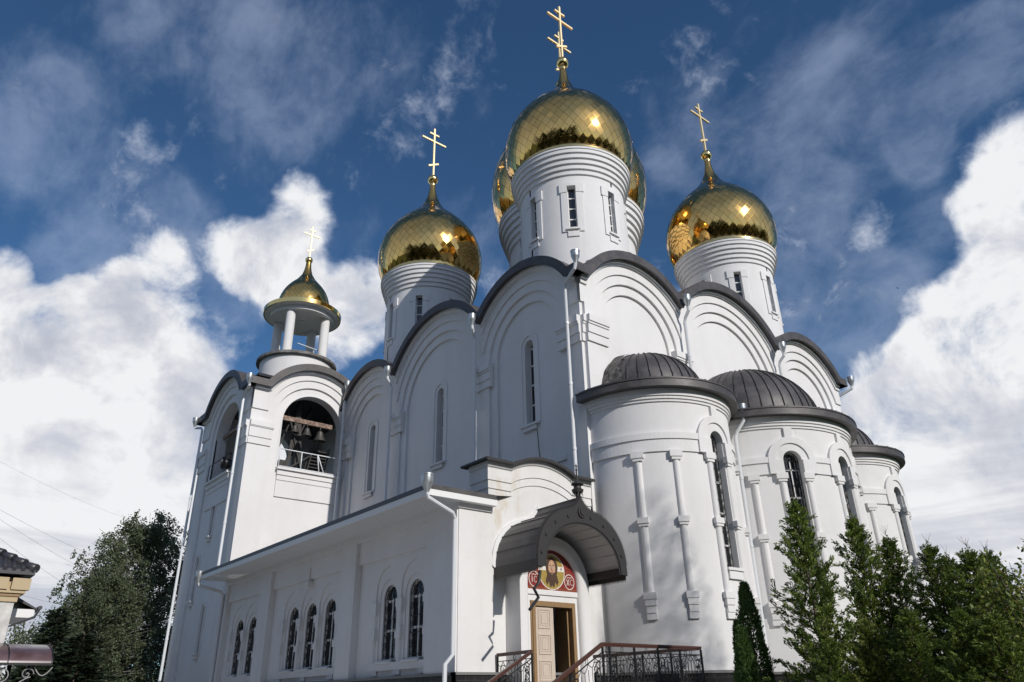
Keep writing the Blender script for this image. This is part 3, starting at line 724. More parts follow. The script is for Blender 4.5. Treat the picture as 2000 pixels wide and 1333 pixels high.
# ------------------------------------------------------------------ bell tower (part of the church)
TX, TY, TW = -19.78, -5.68, 7.3
TCX, TCY = -23.69, -2.05
TX2, TY2 = -27.6, 1.58
ZT = 17.5
Pte = lambda u, z, d: (TX + d, u, z)
Pts = lambda u, z, d: (-u, TY - d, z)
Ptw = lambda u, z, d: (TX2 - d, u, z)
Ptn = lambda u, z, d: (-u, TY2 + d, z)
def tower_top(c, off=0.0):
    R = 3.26 + off
    return lambda u: max(ZT + off, 15.85 + sqrt(max(0, R * R - (u - c) ** 2)) if abs(u - c) < R else 0)
def tower_face(P, u0, u1, c, slits, open_=True):
    mb = MB(); ins = Inside(u0, u1, lambda u: tower_top(c)(u) + .03)
    wall_rect(mb, P, u0, u1, 0, 13.18, -.12, slits)
    if open_: ring(mb, P, c, 15.85, 1.8, 13.18, ins, -.12, -.75, back=True)
    else: wall_rect(mb, P, c - 2.4, c + 2.4, 13.18, 18.2, -.12)
    arch_band(mb, P, c, 15.85, 1.8, 1.88, -.2, -.09, 13.18) if open_ else None
    ring(mb, P, c, 15.85, 2.28, 0, ins, 0, -.12)
    ring(mb, P, c, 15.85, 2.72, 16.2, ins, .08, 0)
    ring(mb, P, c, 15.85, 3.08, 17.35, ins, .16, .08)
    for a, b in ((u0, u0 + 1.28), (u1 - 1.28, u1)):
        mb.pbox(P, a - .0, b + .06, 15.2, 15.5, -.1, .20); mb.pbox(P, a, b + .03, 15.15, 15.2, -.1, .165)
        mb.pbox(P, a, b, 14.6, 15.15, -.1, .12); mb.pbox(P, a, b, 14.22, 14.6, -.1, .07)
    # parapet panel under the opening
    mb.pbox(P, c - 1.86, c + 1.86, 13.06, 13.18, -.5, .17)
    mb.pbox(P, c - 1.8, c + 1.8, 12.78, 13.06, -.12, .05); mb.pbox(P, c - 1.78, c + 1.78, 12.5, 12.78, -.12, -.01)
    mb.pbox(P, c - 1.78, c + 1.78, 11.6, 12.5, -.12, -.05)
    for h in slits:
        arch_band(mb, P, h[0], h[3], h[1] + .1, h[1] + .22, -.12, -.07, h[2])
        mb.pbox(P, h[0] - .32, h[0] + .32, h[2] - .09, h[2], -.3, .08); mb.pbox(P, h[0] - .25, h[0] + .25, h[2] - .28, h[2] - .09, -.12, .02)
    mb.build('facade', 'stucco', church)
    pl = MB(); pl.pbox(P, u0, u1, 0, 2.22, -.1, .08); pl.m = 1; pl.pbox(P, u0, u1, 2.22, 2.3, -.1, .12); pl.build('plinth', ['granite', 'stone'], church)
slits = [(23.9, .19, 9.95, 12.08, .4), (25.25, .19, 6.72, 8.82, .4), (23.05, .19, 4.02, 6.1, .4)]
tower_face(Pte, TY, TY2, TCY, [])
tower_face(Pts, -TX, -TX2, -TCX, slits)
tower_face(Ptw, TY, TY2, TCY, [])
tower_face(Ptn, -TX, -TX2, -TCX, [], open_=False)
for h in slits: window(Pts, h[0], h[1], h[2], h[3], -.40, church, bars=(h[2] + .9, h[2] + 1.6), vert=False, fr=.03)
mb = MB(); mb.box((TX2 + .2, TY + .2, 12.95), (TX - .2, TY2 - .2, 13.05)); mb.build('belfry_floor', 'lead', church)
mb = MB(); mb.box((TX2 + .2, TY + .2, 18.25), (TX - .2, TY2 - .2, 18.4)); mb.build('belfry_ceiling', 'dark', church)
for (P, c, u0, u1, c0, c1) in ((Pte, TCY, TY, TY2, .45, 0), (Pts, -TCX, -TX, -TX2, .45, .45), (Ptw, TCY, TY, TY2, .45, .45), (Ptn, -TCX, -TX, -TX2, 0, .45)):
    t = tower_top(c); N_ = 120; U = u1 - u0
    top2 = lambda u, off=0.0, c=c, u0=u0: tower_top(c, off)(u + u0)
    P2 = lambda u, z, d, P=P, u0=u0: P(u + u0, z, d)
    verge(P2, top2, U, c0, c1, 3.0, N_=120)
mb = MB()
for P, c, u0, u1 in ((Pte, TCY, TY, TY2), (Pts, -TCX, -TX, -TX2)):
    us = [u0 + (u1 - u0) * i / 120 for i in range(121)]; t = tower_top(c)
    mb.strip([P(u, t(u) - .13, .24) for u in us], [P(u, t(u) + .02, .24) for u in us]); mb.strip([P(u, t(u) - .13, .24) for u in us], [P(u, t(u) - .13, .1) for u in us])
mb.build('soffit_board', 'trim', church)
# hipped sheet roof and open cupola
mb = MB(); z0, z1 = 17.7, 20.3; A = [(TX - .5, TY + .5), (TX - .5, TY2), (TX2 + .5, TY2), (TX2 + .5, TY + .5)]
for i in range(4): a, b = A[i], A[(i + 1) % 4]; mb.poly([(*a, z0), (*b, z0), (TCX, TCY, z1)])
mb.bar((TX + .1, TY + .9, 18.15), (TX + .1, TY + 1.9, 18.75), .06, .12); mb.bar((TX - .9, TY - .1, 18.1), (TX - 1.9, TY - .1, 18.5), .06, .12)
mb.build('roof', 'roof', church)
cc = (TCX + .09, TCY + .15)
mb = MB(); mb.lathe_sharp(cc, [(2.24, 18.6), (2.24, 20.86)], 64); mb.build('cupola_base', 'stucco', church)
mb = MB(); mb.lathe_sharp(cc, [(2.2, 20.84), (2.47, 20.86), (2.47, 21.02), (.0, 21.16)], 64); mb.build('cupola_ledge', 'lead', church)
for i in range(4):
    a = rad(-48 + 90 * i); mb = MB(); x, y = cc[0] + 1.62 * cos(a), cc[1] + 1.62 * sin(a)
    mb.tube([(x, y, 21.05), (x, y, 24.16)], .29, 24); mb.build('column', 'stucco', church)
mb = MB(); mb.lathe_sharp(cc, [(.0, 24.2), (1.7, 24.2), (1.7, 24.12), (2.02, 24.12), (2.02, 24.38), (2.4, 24.42)], 64); mb.tube([(*cc, 24.12), (*cc, 24.2)], .25, 16); mb.build('cupola_ring', 'stucco', church)
mb = MB(); mb.lathe_sharp(cc, [(2.38, 24.41), (2.46, 24.41), (2.48, 24.68), (2.2, 24.78), (1.55, 24.9)], 64); er = mb.build('cupola_eave', 'goldplain', church)
prof = [(1.60, 24.86), (1.64, 25.15), (1.63, 25.45), (1.58, 25.75), (1.48, 26.05), (1.34, 26.35), (1.16, 26.62), (.96, 26.87), (.75, 27.1), (.57, 27.32), (.43, 27.55), (.33, 27.8), (.26, 28.05), (.21, 28.35), (.185, 28.7)]
mb, pr = onion(cc, prof, 36, seed=21); dm = mb.build('onion_dome', 'gold', church, recalc=False); dm.data.normals_split_custom_set(mb.ln)
g = MB(); g.lathe(cc, [(r - .01, z) for r, z in pr], 64); g.build('dome_seams', 'goldseam', dm)
g = MB(); g.sphere((*cc, 28.9), .25, 24, 16); g.build('finial_ball', 'goldplain', dm)
g = MB(); cross(g, cc[0], cc[1], 29.12, .60); g.build('cross', 'goldcross', dm)
mb = MB(); mb.bar((cc[0] + 1.2, cc[1] - .6, 22.0), (cc[0] + .9, cc[1] + 1.2, 22.0), .04); mb.build('guard_bar', 'pipe', church)
drainpipe(church, (-19.25, -6.2, 17.62), [(-19.25, -6.2, 17.4), (-19.28, -6.15, 17.25), (-20.3, -6.02, 17.05), (-20.45, -5.98, 16.9), (-20.5, -5.98, 7.5)])
drainpipe(church, (-27.95, -6.25, 17.6), [(-27.95, -6.25, 17.35), (-27.95, -6.2, 17.2), (-27.6, -5.95, 17.15), (-27.52, -5.88, 17.0), (-27.52, -5.88, .4)])
drainpipe(church, (-19.3, -.38, 18.6), [(-19.3, -.38, 18.3), (-19.32, -.38, 18.15), (-19.5, -.38, 17.9), (-19.52, -.38, 17.6), (-19.52, -.38, 8.0)])

# bells, their beams, the stair inside and the rail in front
bell_group = 'bells hung in the belfry'
mb = MB(); mb.bar((TX - .35, -4.0, 16.12), (TX - .35, -.75, 16.12), .16, .26)
tag(mb.build('beam', 'rust'), 'flaking brown painted beam carrying three bells across the belfry arch', 'beam')
def bell(name, x, y, z, r, label):
    t = thing(name, (x, y, z), label, 'bell', bell_group)
    p = [(r, 0), (r * .93, r * .18), (r * .74, r * .55), (r * .60, r * .95), (r * .52, r * 1.3), (r * .46, r * 1.52), (r * .25, r * 1.66), (.03, r * 1.7)]
    b = MB(); b.lathe((x, y), [(a, z + h) for a, h in p], 28); b.lathe((x, y), [(a * .9, z + h * .95) for a, h in p[:-1]], 28); b.build('bell_body', 'bronze', t)
    b = MB(); b.tube([(x, y, z + r * 1.66), (x, y, z + r * 1.66 + .28)], .035, 8); b.build('hanger', 'bronze', t)
    b = MB(); b.tube([(x, y, z + r), (x, y, z - .05)], .02, 6); b.sphere((x, y, z - .02), .05, 10, 6); b.build('clapper', 'iron', t)
bell('bell', TX - .35, -2.98, 15.38, .26, 'smallest bronze bell, left of the three under the brown belfry beam')
bell('bell', TX - .35, -2.24, 15.32, .29, 'middle bronze bell of the three under the brown belfry beam')
bell('bell', TX - .35, -1.44, 15.16, .36, 'largest bronze bell, right of the three under the brown belfry beam')
bell('bell', -22.3, TY + .55, 15.3, .36, 'dark bell half hidden in the shaded side arch of the belfry')
mb = MB(); mb.bar((-21.0, TY + .55, 16.1), (-25.6, TY + .55, 16.1), .14, .2); tag(mb.build('beam', 'rust'), 'dark beam across the shaded side arch of the belfry', 'beam')
mb = MB()
for (a, b) in (((-20.9, -3.3, 13.1), (-21.6, -1.4, 17.6)), ((-20.9, -1.9, 13.1), (-21.4, -3.2, 17.8)), ((-21.2, -2.9, 13.1), (-22.4, -1.2, 18.0)), ((-21.2, -2.3, 13.1), (-21.4, -2.3, 17.8)), ((-20.9, -3.0, 13.4), (-21.0, -1.0, 14.9)), ((-22.2, -3.6, 13.1), (-21.8, -2.2, 18.0))):
    mb.bar(a, b, .07)
mb.bar((-21.1, -2.9, 13.1), (-21.5, -2.2, 18.0), .2, .12); mb.bar((-21.1, -2.0, 13.1), (-21.5, -2.3, 18.0), .16, .12)
mb.box((-21.4, -3.3, 13.05), (-21.0, -2.95, 14.0))
tag(mb.build('steel_trestle', 'steel'), 'weathered steel frame standing behind the three small bells', 'frame')
mb = MB()
for i in range(9):
    z = 13.2 + i * .2; mb.box((-21.3 - i * .0, -1.75 + i * .04, z), (-20.9, -.75 + i * .04, z + .05))
mb.bar((-21.3, -1.8, 13.1), (-21.3, -1.4, 15.1), .05, .1); mb.bar((-21.3, -.72, 13.1), (-21.3, -.4, 15.1), .05, .1)
mb.bar((-20.9, -1.78, 13.1), (-20.9, -1.4, 15.1), .05, .1); mb.bar((-20.9, -.7, 13.1), (-20.9, -.4, 15.1), .05, .1)
tag(mb.build('belfry_stair', 'steel'), 'short slatted stair inside the sunlit belfry arch', 'stair')
mb = MB(); r = .032; x = TX + .02
for a, b in (((x, -3.82, 14.22), (x, -.3, 14.22)), ((x, -3.82, 13.2), (x, -3.82, 14.22)), ((x, -2.55, 13.2), (x, -2.55, 14.22)), ((x, -1.45, 13.2), (x, -1.62, 14.22)), ((x, -1.15, 13.2), (x, -1.6, 14.22)), ((x, -.3, 13.2), (x, -.3, 14.22)), ((x + .05, -3.86, 13.24), (x + .05, -.2, 13.24))): mb.tube([a, b], r, 8)
tag(mb.build('belfry_rail', 'pipe'), 'white pipe guard rail across the sunlit belfry opening', 'railing')
mb = MB(); r = .025; y = TY - .02
mb.tube([(-22.0, y, 14.22), (-25.45, y, 14.22)], r, 8); mb.tube([(-25.45, y, 13.2), (-25.45, y, 14.22)], r, 8); mb.tube([(-22.0, y, 13.2), (-22.0, y, 14.22)], r, 8)
tag(mb.build('belfry_rail', 'iron'), 'thin dark guard rail across the shaded belfry opening', 'railing')
fl = thing('floodlight', (-22.35, TY - .25, 13.18), 'round floodlight standing on the shaded belfry sill', 'floodlight')
b = MB(); b.tube([(-22.1, TY + .12, 13.62), (-22.35, TY - .3, 13.66)], [.20, .34], 24); b.build('lamp_body', 'iron', fl)
b = MB(); b.tube([(-22.35, TY - .3, 13.66), (-22.36, TY - .33, 13.662)], .32, 24); b.build('lens', 'lampglass', fl)
b = MB(); b.bar((-22.2, TY - .05, 13.18), (-22.2, TY - .05, 13.6), .06); b.build('bracket', 'iron', fl)

# ------------------------------------------------------------------ low side building with the entrance
YA, XF = -5.89, .155
Pa = lambda u, z, d: (-u, YA - d, z)
Pf = lambda u, z, d: (XF + d, u, z)
XEND = -19.4
mb = MB()
groups = [(2.5, 4.1), (8.42, 10.02, 11.62), (15.9, 17.45)]
allw = [c for g in groups for c in g]
# nested sheets, each stepping back round the window arches
HB = 2.62
wall_rect(mb, Pa, -.155, -XEND, 0, 7.0, -.20, [(c, .775, HB, 4.95, .05) for c in allw], n=24)
wall_rect(mb, Pa, -.155, -XEND, HB - .1, 6.0, -.25, [(c, .60, HB, 4.72, .05) for c in allw], n=24)
wall_rect(mb, Pa, -.155, -XEND, HB - .1, 6.0, -.30, [(c, .42, 2.8, 4.70, .16) for c in allw], n=24)
bays = [(1.43, 6.04), (7.1, 13.55), (14.67, 18.75)]
for a, b in ((-.155, 1.43), (6.04, 7.1), (13.55, 14.67), (18.75, -XEND)): mb.pbox(Pa, a, b, 0, 6.92, -.22, .05)
for a, b in bays:
    mb.pbox(Pa, a, b, 6.0, 6.75, -.22, -.08)
    mb.pbox(Pa, a, b, 6.75, 7.0, -.22, .04)
mb.pbox(Pa, -.155, -XEND, 6.9, 7.0, -.12, .06)
for g in groups:
    a, b = g[0] - .98, g[-1] + .98
    mb.pbox(Pa, a + .04, b - .04, 2.5, 2.72, -.3, -.12)                     # apron below the group
    for q in (a + .12, (a + b) / 2 - .2, b - .55): mb.pbox(Pa, q, q + .42, 2.36, 2.5, -.3, -.14)
    for c in g:
        mb.poly([Pa(c - .43, 2.84, -.32), Pa(c + .43, 2.84, -.32), Pa(c + .5, 2.76, -.08), Pa(c - .5, 2.76, -.08)]); mb.pbox(Pa, c - .5, c + .5, 2.7, 2.76, -.3, -.08)
    cols = [g[0] - .82] + [(p + q) / 2 for p, q in zip(g, g[1:])] + [g[-1] + .82]
    for c in cols:
        mb.tube([Pa(c, z, -.26) for z in (2.7, 4.2)], .11, 12)
        mb.pbox(Pa, c - .18, c + .18, 4.36, 4.62, -.3, -.125); mb.pbox(Pa, c - .15, c + .15, 4.26, 4.36, -.3, -.14); mb.pbox(Pa, c - .13, c + .13, 4.18, 4.26, -.3, -.15)
        mb.pbox(Pa, c - .16, c + .16, 3.42, 3.62, -.3, -.125); mb.pbox(Pa, c - .16, c - .0, 3.62, 3.76, -.3, -.135)
mb.pbox(Pa, 9.96, 10.08, 5.72, 6.4, -.2, -.02); mb.pbox(Pa, 9.88, 10.16, 5.74, 5.92, -.2, .03)
mb.build('facade', 'stucco', church)
for c in allw: window(Pa, c, .42, 2.8, 4.70, -.44, church, bars=(3.7, 4.62), grille=.10)
pl = MB(); pl.pbox(Pa, -.3, -XEND, 0, 2.24, -.1, .09); pl.m = 1; pl.pbox(Pa, -.33, -XEND, 2.24, 2.31, -.1, .13); pl.build('plinth', ['granite', 'stone'], church)
# front wall with its waved parapet
def wave(y, k=.36):
    t = (y + 2.52) / 1.32
    return k * (cos(t * pi / 2) ** .75 if abs(t) < 1 else 0)
ys = [-4.75 + 4.5 * i / 90 for i in range(91)]
mb = MB()
wall_rect(mb, Pf, YA, -.02, 0, 6.9, 0, [(-2.7, .88, 1.95, 4.32, .5, True)])
mb.strip([Pf(y, 6.9, 0) for y in ys], [Pf(y, 8.45 + wave(y), 0) for y in ys])
for z, d0, d1 in ((7.62, 0, .035), (7.88, .035, .07), (8.3, .07, .11)):
    mb.strip([Pf(y, z + wave(y), d1) for y in ys], [Pf(y, 8.46 + wave(y), d1) for y in ys])
    mb.strip([Pf(y, z + wave(y), d1) for y in ys], [Pf(y, z + wave(y), d0) for y in ys])
    mb.quad((XF + d1, -4.75 - d1, z), (XF + d1, -4.75 - d1, 8.46), (-.75, -4.75 - d1, 8.46), (-.75, -4.75 - d1, z)); mb.quad((XF + d1, -4.75 - d1, z), (XF + d1, -4.75, z), (-.75, -4.75, z), (-.75, -4.75 - d1, z))
    mb.quad((XF + d1, -4.75 - d1, z), (XF + d1, -4.75 - d1, 8.46), (XF + d1, -4.75, 8.46), (XF + d1, -4.75, z))
mb.quad((XF, -4.75, 6.9), (XF, -4.75, 8.46), (-.75, -4.75, 8.46), (-.75, -4.75, 6.9))
mb.strip([(-.75, y, 6.9) for y in ys], [(-.75, y, 8.45 + wave(y)) for y in ys])
mb.pbox(Pf, YA - .0, -4.64, 0, 6.84, 0, .035); mb.pbox(Pf, YA - .06, -4.62, 6.84, 7.0, -.02, .10)
mb.build('facade', 'old', church)
pl = MB(); pl.pbox(Pf, YA - .09, -.05, 0, 2.24, -.1, .10); pl.m = 1; pl.pbox(Pf, YA - .13, -.05, 2.24, 2.31, -.1, .14); pl.build('plinth', ['granite', 'stone'], church)
mb = MB(); f = lambda d, o: [Pf(y, 8.46 + wave(y) + o, d) for y in ys]
mb.strip(f(.30, 0), f(.30, .07)); mb.strip(f(.30, .07), f(-1.0, .12)); mb.strip(f(.30, 0), f(-1.0, 0))
yl = -5.02
mb.box((-1.0, yl, 8.46), (XF + .30, -4.75, 8.53))
for i in range(64):                                               # cut-metal fringe under the coping
    y = -4.98 + 4.7 * i / 63; yy = max(-4.75, y); z = 8.46 + wave(yy)
    mb.poly([(XF + .302, y - .035, z + .01), (XF + .302, y + .035, z + .01), (XF + .302, y, z - .085)])
mb.build('parapet_coping', 'lace', church)
# lean-to roof with white boarded eaves
xe0, xe1, ye = -19.15, .5, -7.2
mb = MB()
mb.poly([(xe1, ye, 7.31), (xe1, -4.72, 7.31), (-1.2, -.1, 8.15), (xe0, -.1, 8.15), (xe0, ye, 7.31)])
mb.quad((xe1 + .01, ye - .01, 7.17), (xe1 + .01, ye - .01, 7.31), (xe0, ye - .01, 7.31), (xe0, ye - .01, 7.17)); mb.quad((xe1 + .01, ye, 7.17), (xe1 + .01, ye, 7.31), (xe1 + .01, -4.7, 7.31), (xe1 + .01, -4.7, 7.17))
mb.quad((xe0 - .01, ye, 7.17), (xe0 - .01, ye, 7.31), (xe0 - .01, -.1, 8.15), (xe0 - .01, -.1, 8.0)); mb.quad((xe1, -4.72, 7.31), (xe1, -4.72, 7.17), (XF, -4.72, 7.17), (XF, -4.72, 7.31))
mb.build('roof', 'roof', church)
mb = MB()
mb.quad((xe1, ye, 6.985), (xe1, ye, 7.17), (xe0, ye, 7.17), (xe0, ye, 6.985)); mb.quad((xe1, ye, 6.985), (xe1, ye, 7.17), (xe1, -4.66, 7.17), (xe1, -4.66, 6.985)); mb.quad((xe0, ye, 6.985), (xe0, ye, 7.17), (xe0, -5.6, 7.17), (xe0, -5.6, 6.985))
mb.quad((xe1, -4.66, 6.985), (xe1, -4.66, 7.17), (XF, -4.66, 7.17), (XF, -4.66, 6.985))
n = 9                                                              # soffit in long boards
for i in range(n):
    y0 = ye + (YA - ye + .03) * i / n; y1 = ye + (YA - ye + .03) * (i + 1) / n - .012
    mb.quad((xe0, y0, 6.9855), (xe1, y0, 6.9855), (xe1, y1, 6.9855), (xe0, y1, 6.9855)); mb.quad((xe0, y1, 6.9855), (xe1, y1, 6.9855), (xe1, y1 + .012, 7.0), (xe0, y1 + .012, 7.0))
mb.quad((XF, YA, 6.9855), (xe1, YA, 6.9855), (xe1, -4.66, 6.9855), (XF, -4.66, 6.9855))
mb.build('soffit_board', 'trim', church)
drainpipe(church, (.62, -7.32, 7.3), [(.62, -7.32, 7.0), (.62, -7.28, 6.86), (.30, -6.2, 6.62), (.26, -6.08, 6.45), (.24, -6.08, 2.75), (.20, -6.3, 2.5), (.20, -6.34, .3)], .066, 1.0)
drainpipe(church, (-19.1, -7.25, 7.12), [(-19.1, -7.25, 6.85), (-19.1, -7.2, 6.72), (-19.05, -6.15, 6.5), (-19.05, -6.03, 6.35), (-19.05, -6.03, .3)])
# ---- portal
XP = .84; YC = -2.7; HO, HI = 1.42, 1.03; ZS = 4.78
Pp = lambda u, z, d: (XP + d, u, z)
mb = MB()
arch_band(mb, Pp, YC, ZS, HI + .16, HO, -.70, 0, 0)
aI = arch_pts(YC, HI, 0, ZS, 28); aM = arch_pts(YC, HI + .16, 0, ZS, 28)
for i in range(5):                                                 # rounded inner moulding
    t0, t1 = pi / 2 * i / 5, pi / 2 * (i + 1) / 5
    g = lambda t: [Pp(YC + (u - YC) * (1 - 0) if False else u, z, 0) for u, z in aI]
    def curve(t):
        k = .16 * (1 - sin(t)); d = -.16 * (1 - cos(t))
        return [Pp(YC + (HI + k) * ((u - YC) / HI), ZS + (z - ZS) * ((HI + k) / HI) if z > ZS else z, d) for u, z in aI]
    mb.sm = True; mb.strip(curve(t0), curve(t1)); mb.sm = False
wall_rect(mb, Pp, YC - HI - .02, YC + HI + .02, 1.9, 4.52, -.165, [(YC, .86, 1.95, 4.22, .4, True)])
mb.pbox(Pp, YC - HI, YC + HI, 4.45, 4.60, -.2, -.12)
mb.build('portal', 'stucco', church)
# icon of a bearded saint in the tympanum: flat mosaic layers
Pi = lambda u, z, d: (XP - .158 + d, u, z)
ic = MB(); layer = [0.0]
def flat(pts, m_, d): ic.m = m_; ic.poly([Pi(u, z, d) for u, z in pts])
mats_i = ['red', 'igold', 'iwhite', 'skin', 'hair', 'lace']
def ell(cu, cz, a, b, n=36): return [(cu + a * cos(2 * pi * i / n), cz + b * sin(2 * pi * i / n)) for i in range(n)]
flat(arch_pts(YC, HI, 4.6, ZS, 30), 0, .004)
cy_, cz_ = YC, 5.16
flat(ell(cy_, cz_, .545, .545), 2, .008); flat(ell(cy_, cz_, .515, .515), 1, .012)
for s_ in (-1, 1): flat([(cy_ + s_ * .24, cz_ + .02), (cy_ + s_ * .52, cz_ + .02), (cy_ + s_ * .52, cz_ + .17), (cy_ + s_ * .24, cz_ + .17)][::s_], 2, .015)
flat([(cy_ + 1.0 * x, cz_ + .98 * z) for x, z in ((-.2, -.1), (-.25, .12), (-.22, .3), (-.12, .42), (0, .46), (.12, .42), (.22, .3), (.25, .12), (.2, -.1), (.27, -.3), (.2, -.42), (.13, -.3), (.10, -.45), (.03, -.47), (0, -.40), (-.03, -.47), (-.10, -.45), (-.13, -.3), (-.2, -.42), (-.27, -.3))], 4, .018)
flat(ell(cy_, cz_ + .1, .145, .25), 3, .022)
flat([(cy_ + 1.0 * x, cz_ + .98 * z) for x, z in ((-.14, .02), (-.09, -.04), (0, -.02), (.09, -.04), (.14, .02), (.12, -.2), (.05, -.32), (0, -.27), (-.05, -.32), (-.12, -.2))], 4, .026)
flat(ell(cy_, cz_ - .07, .035, .012, 12), 3, .03)
for s_ in (-1, 1):
    flat(ell(cy_ + s_ * .062, cz_ + .14, .036, .017, 16), 2, .026); flat(ell(cy_ + s_ * .062, cz_ + .14, .015, .015, 12), 4, .03)
    flat([(cy_ + s_ * .025, cz_ + .175), (cy_ + s_ * .105, cz_ + .18), (cy_ + s_ * .11, cz_ + .195), (cy_ + s_ * .03, cz_ + .20)][::s_], 4, .026)
flat([(cy_ - .012, cz_ + .15), (cy_ + .012, cz_ + .15), (cy_ + .026, cz_ + .03), (cy_ - .026, cz_ + .03)], 4, .026); flat([(cy_ - .004, cz_ + .15), (cy_ + .012, cz_ + .15), (cy_ + .018, cz_ + .04), (cy_ - .004, cz_ + .04)], 3, .028)
def stroke(pts, w, m_, d):
    ic.m = m_
    for (a, b) in zip(pts, pts[1:]):
        dx, dz = b[0] - a[0], b[1] - a[1]; L = math.hypot(dx, dz); nx, nz = -dz / L * w, dx / L * w; ex, ez = dx / L * w * .5, dz / L * w * .5
        ic.poly([Pi(a[0] + nx - ex, a[1] + nz - ez, d), Pi(a[0] - nx - ex, a[1] - nz - ez, d), Pi(b[0] - nx + ex, b[1] - nz + ez, d), Pi(b[0] + nx + ex, b[1] + nz + ez, d)])
for s_, cu in ((-1, YC - .73), (1, YC + .73)):
    cz2 = 4.90; flat(ell(cu, cz2, .215, .235), 2, .009); flat(ell(cu, cz2, .19, .21), 0, .013)
    C_ = lambda ox: [(cu + ox + .055 * cos(a), cz2 - .01 + .085 * sin(a)) for a in [rad(50 + 260 * i / 12) for i in range(13)]]
    if s_ < 0: stroke([(cu - .085, cz2 - .095), (cu - .085, cz2 + .075)], .011, 2, .017); stroke(C_(.05), .011, 2, .017); stroke([(cu - .1, cz2 + .12), (cu - .03, cz2 + .14), (cu + .03, cz2 + .12), (cu + .1, cz2 + .14)], .009, 2, .017)
    else: stroke([(cu - .12, cz2 + .075), (cu - .02, cz2 - .1)], .011, 2, .017); stroke([(cu - .02, cz2 + .075), (cu - .12, cz2 - .1)], .011, 2, .018); stroke(C_(.085), .011, 2, .017); stroke([(cu - .1, cz2 + .12), (cu - .03, cz2 + .14), (cu + .03, cz2 + .12), (cu + .1, cz2 + .14)], .009, 2, .017)
stroke([(cy_ + .38, cz_ + .06), (cy_ + .38, cz_ + .14)], .007, 4, .019); stroke([(cy_ + .42, cz_ + .06), (cy_ + .42, cz_ + .14)], .007, 4, .019); stroke([(cy_ + .38, cz_ + .1), (cy_ + .42, cz_ + .1)], .006, 4, .0195)
for i in range(40): flat(ell(YC - HI + .06 + (2 * HI - .12) * i / 39, 4.635 + (i % 2) * .03, .014, .014, 8), 1, .0085)
rnd = random.Random(3)
for i in range(90):
    u = YC + rnd.uniform(-.95, .95); z = rnd.uniform(4.7, 5.75)
    if math.hypot(u - cy_, z - cz_) > .58 and math.hypot(u - YC, z - ZS) < .95 and min(math.hypot(u - YC - s_ * .73, z - 4.9) for s_ in (-1, 1)) > .27: flat(ell(u, z, .012, .012, 6), 1, .0085)
ic.build('icon_panel', mats_i, church, recalc=False)
# ---- door: fixed left leaf shut, right leaf folded inwards
d0 = -.30; yl, yr = YC - .86, YC + .86; zt = 4.22; zb = 1.95
mb = MB(); P = Pp
mb.pbox(P, yl, yl + .11, zb, zt, -.38, -.10); mb.pbox(P, yr - .11, yr, zb, zt, -.38, -.10); mb.pbox(P, yl + .11, yr - .11, zt - .10, zt, -.38, -.10)
mb.pbox(P, yl - .05, yl, zb, zt + .05, -.165, -.13); mb.pbox(P, yr, yr + .05, zb, zt + .05, -.165, -.13); mb.pbox(P, yl - .05, yr + .05, zt, zt + .05, -.165, -.128)
door = mb.build('door', 'framewood', church)
def leaf_panel(P, u0, u1, z0, z1, d, mb):
    mb.pbox(P, u0, u1, z0, z1, d - .05, d)
    k = 3; h = (z1 - z0) / k
    for i in range(k):
        a, b = z0 + h * i + .10, z0 + h * (i + 1) - .06; ua, ub = u0 + .13, u1 - .13
        def fr(ua, ub, a, b, w, d_):
            mb.pbox(P, ua, ub, a, a + w, d, d + d_); mb.pbox(P, ua, ub, b - w, b, d, d + d_); mb.pbox(P, ua, ua + w, a + w, b - w, d, d + d_); mb.pbox(P, ub - w, ub, a + w, b - w, d, d + d_)
        fr(ua, ub, a, b, .035, .022); fr(ua + .07, ub - .07, a + .07, b - .07, .03, .012); mb.pbox(P, ua + .13, ub - .13, a + .13, b - .13, d, d + .014)
mb = MB(); leaf_panel(Pp, yl + .115, YC - .0, zb + .02, zt - .11, -.16, mb); lf = mb.build('leaf', 'doorwood', door)
Pd = lambda u, z, d: (XP - .26 - u, yr - .12 + d, z)
mb = MB(); leaf_panel(Pd, 0, .52, zb + .02, zt - .11, -.03, mb); lf2 = mb.build('leaf', 'framewood', door)
mb = MB(); mb.bar((XP - .93, yr - .17, 3.0), (XP - .93, yr - .26, 3.0), .03); mb.bar((XP - .93, yr - .26, 2.95), (XP - .82, yr - .26, 2.95), .03); mb.build('handle', 'iron', lf2)
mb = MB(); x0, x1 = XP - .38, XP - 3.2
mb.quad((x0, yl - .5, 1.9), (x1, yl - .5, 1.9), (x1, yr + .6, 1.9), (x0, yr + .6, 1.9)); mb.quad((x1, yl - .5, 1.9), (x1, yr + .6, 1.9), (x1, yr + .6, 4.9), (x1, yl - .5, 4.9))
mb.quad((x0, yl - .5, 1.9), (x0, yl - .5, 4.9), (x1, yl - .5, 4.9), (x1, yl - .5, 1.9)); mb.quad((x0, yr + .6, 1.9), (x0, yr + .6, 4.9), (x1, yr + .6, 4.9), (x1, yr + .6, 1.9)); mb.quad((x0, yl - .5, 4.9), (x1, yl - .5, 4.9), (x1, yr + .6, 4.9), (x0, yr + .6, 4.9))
mb.build('vestibule', 'dark', church)
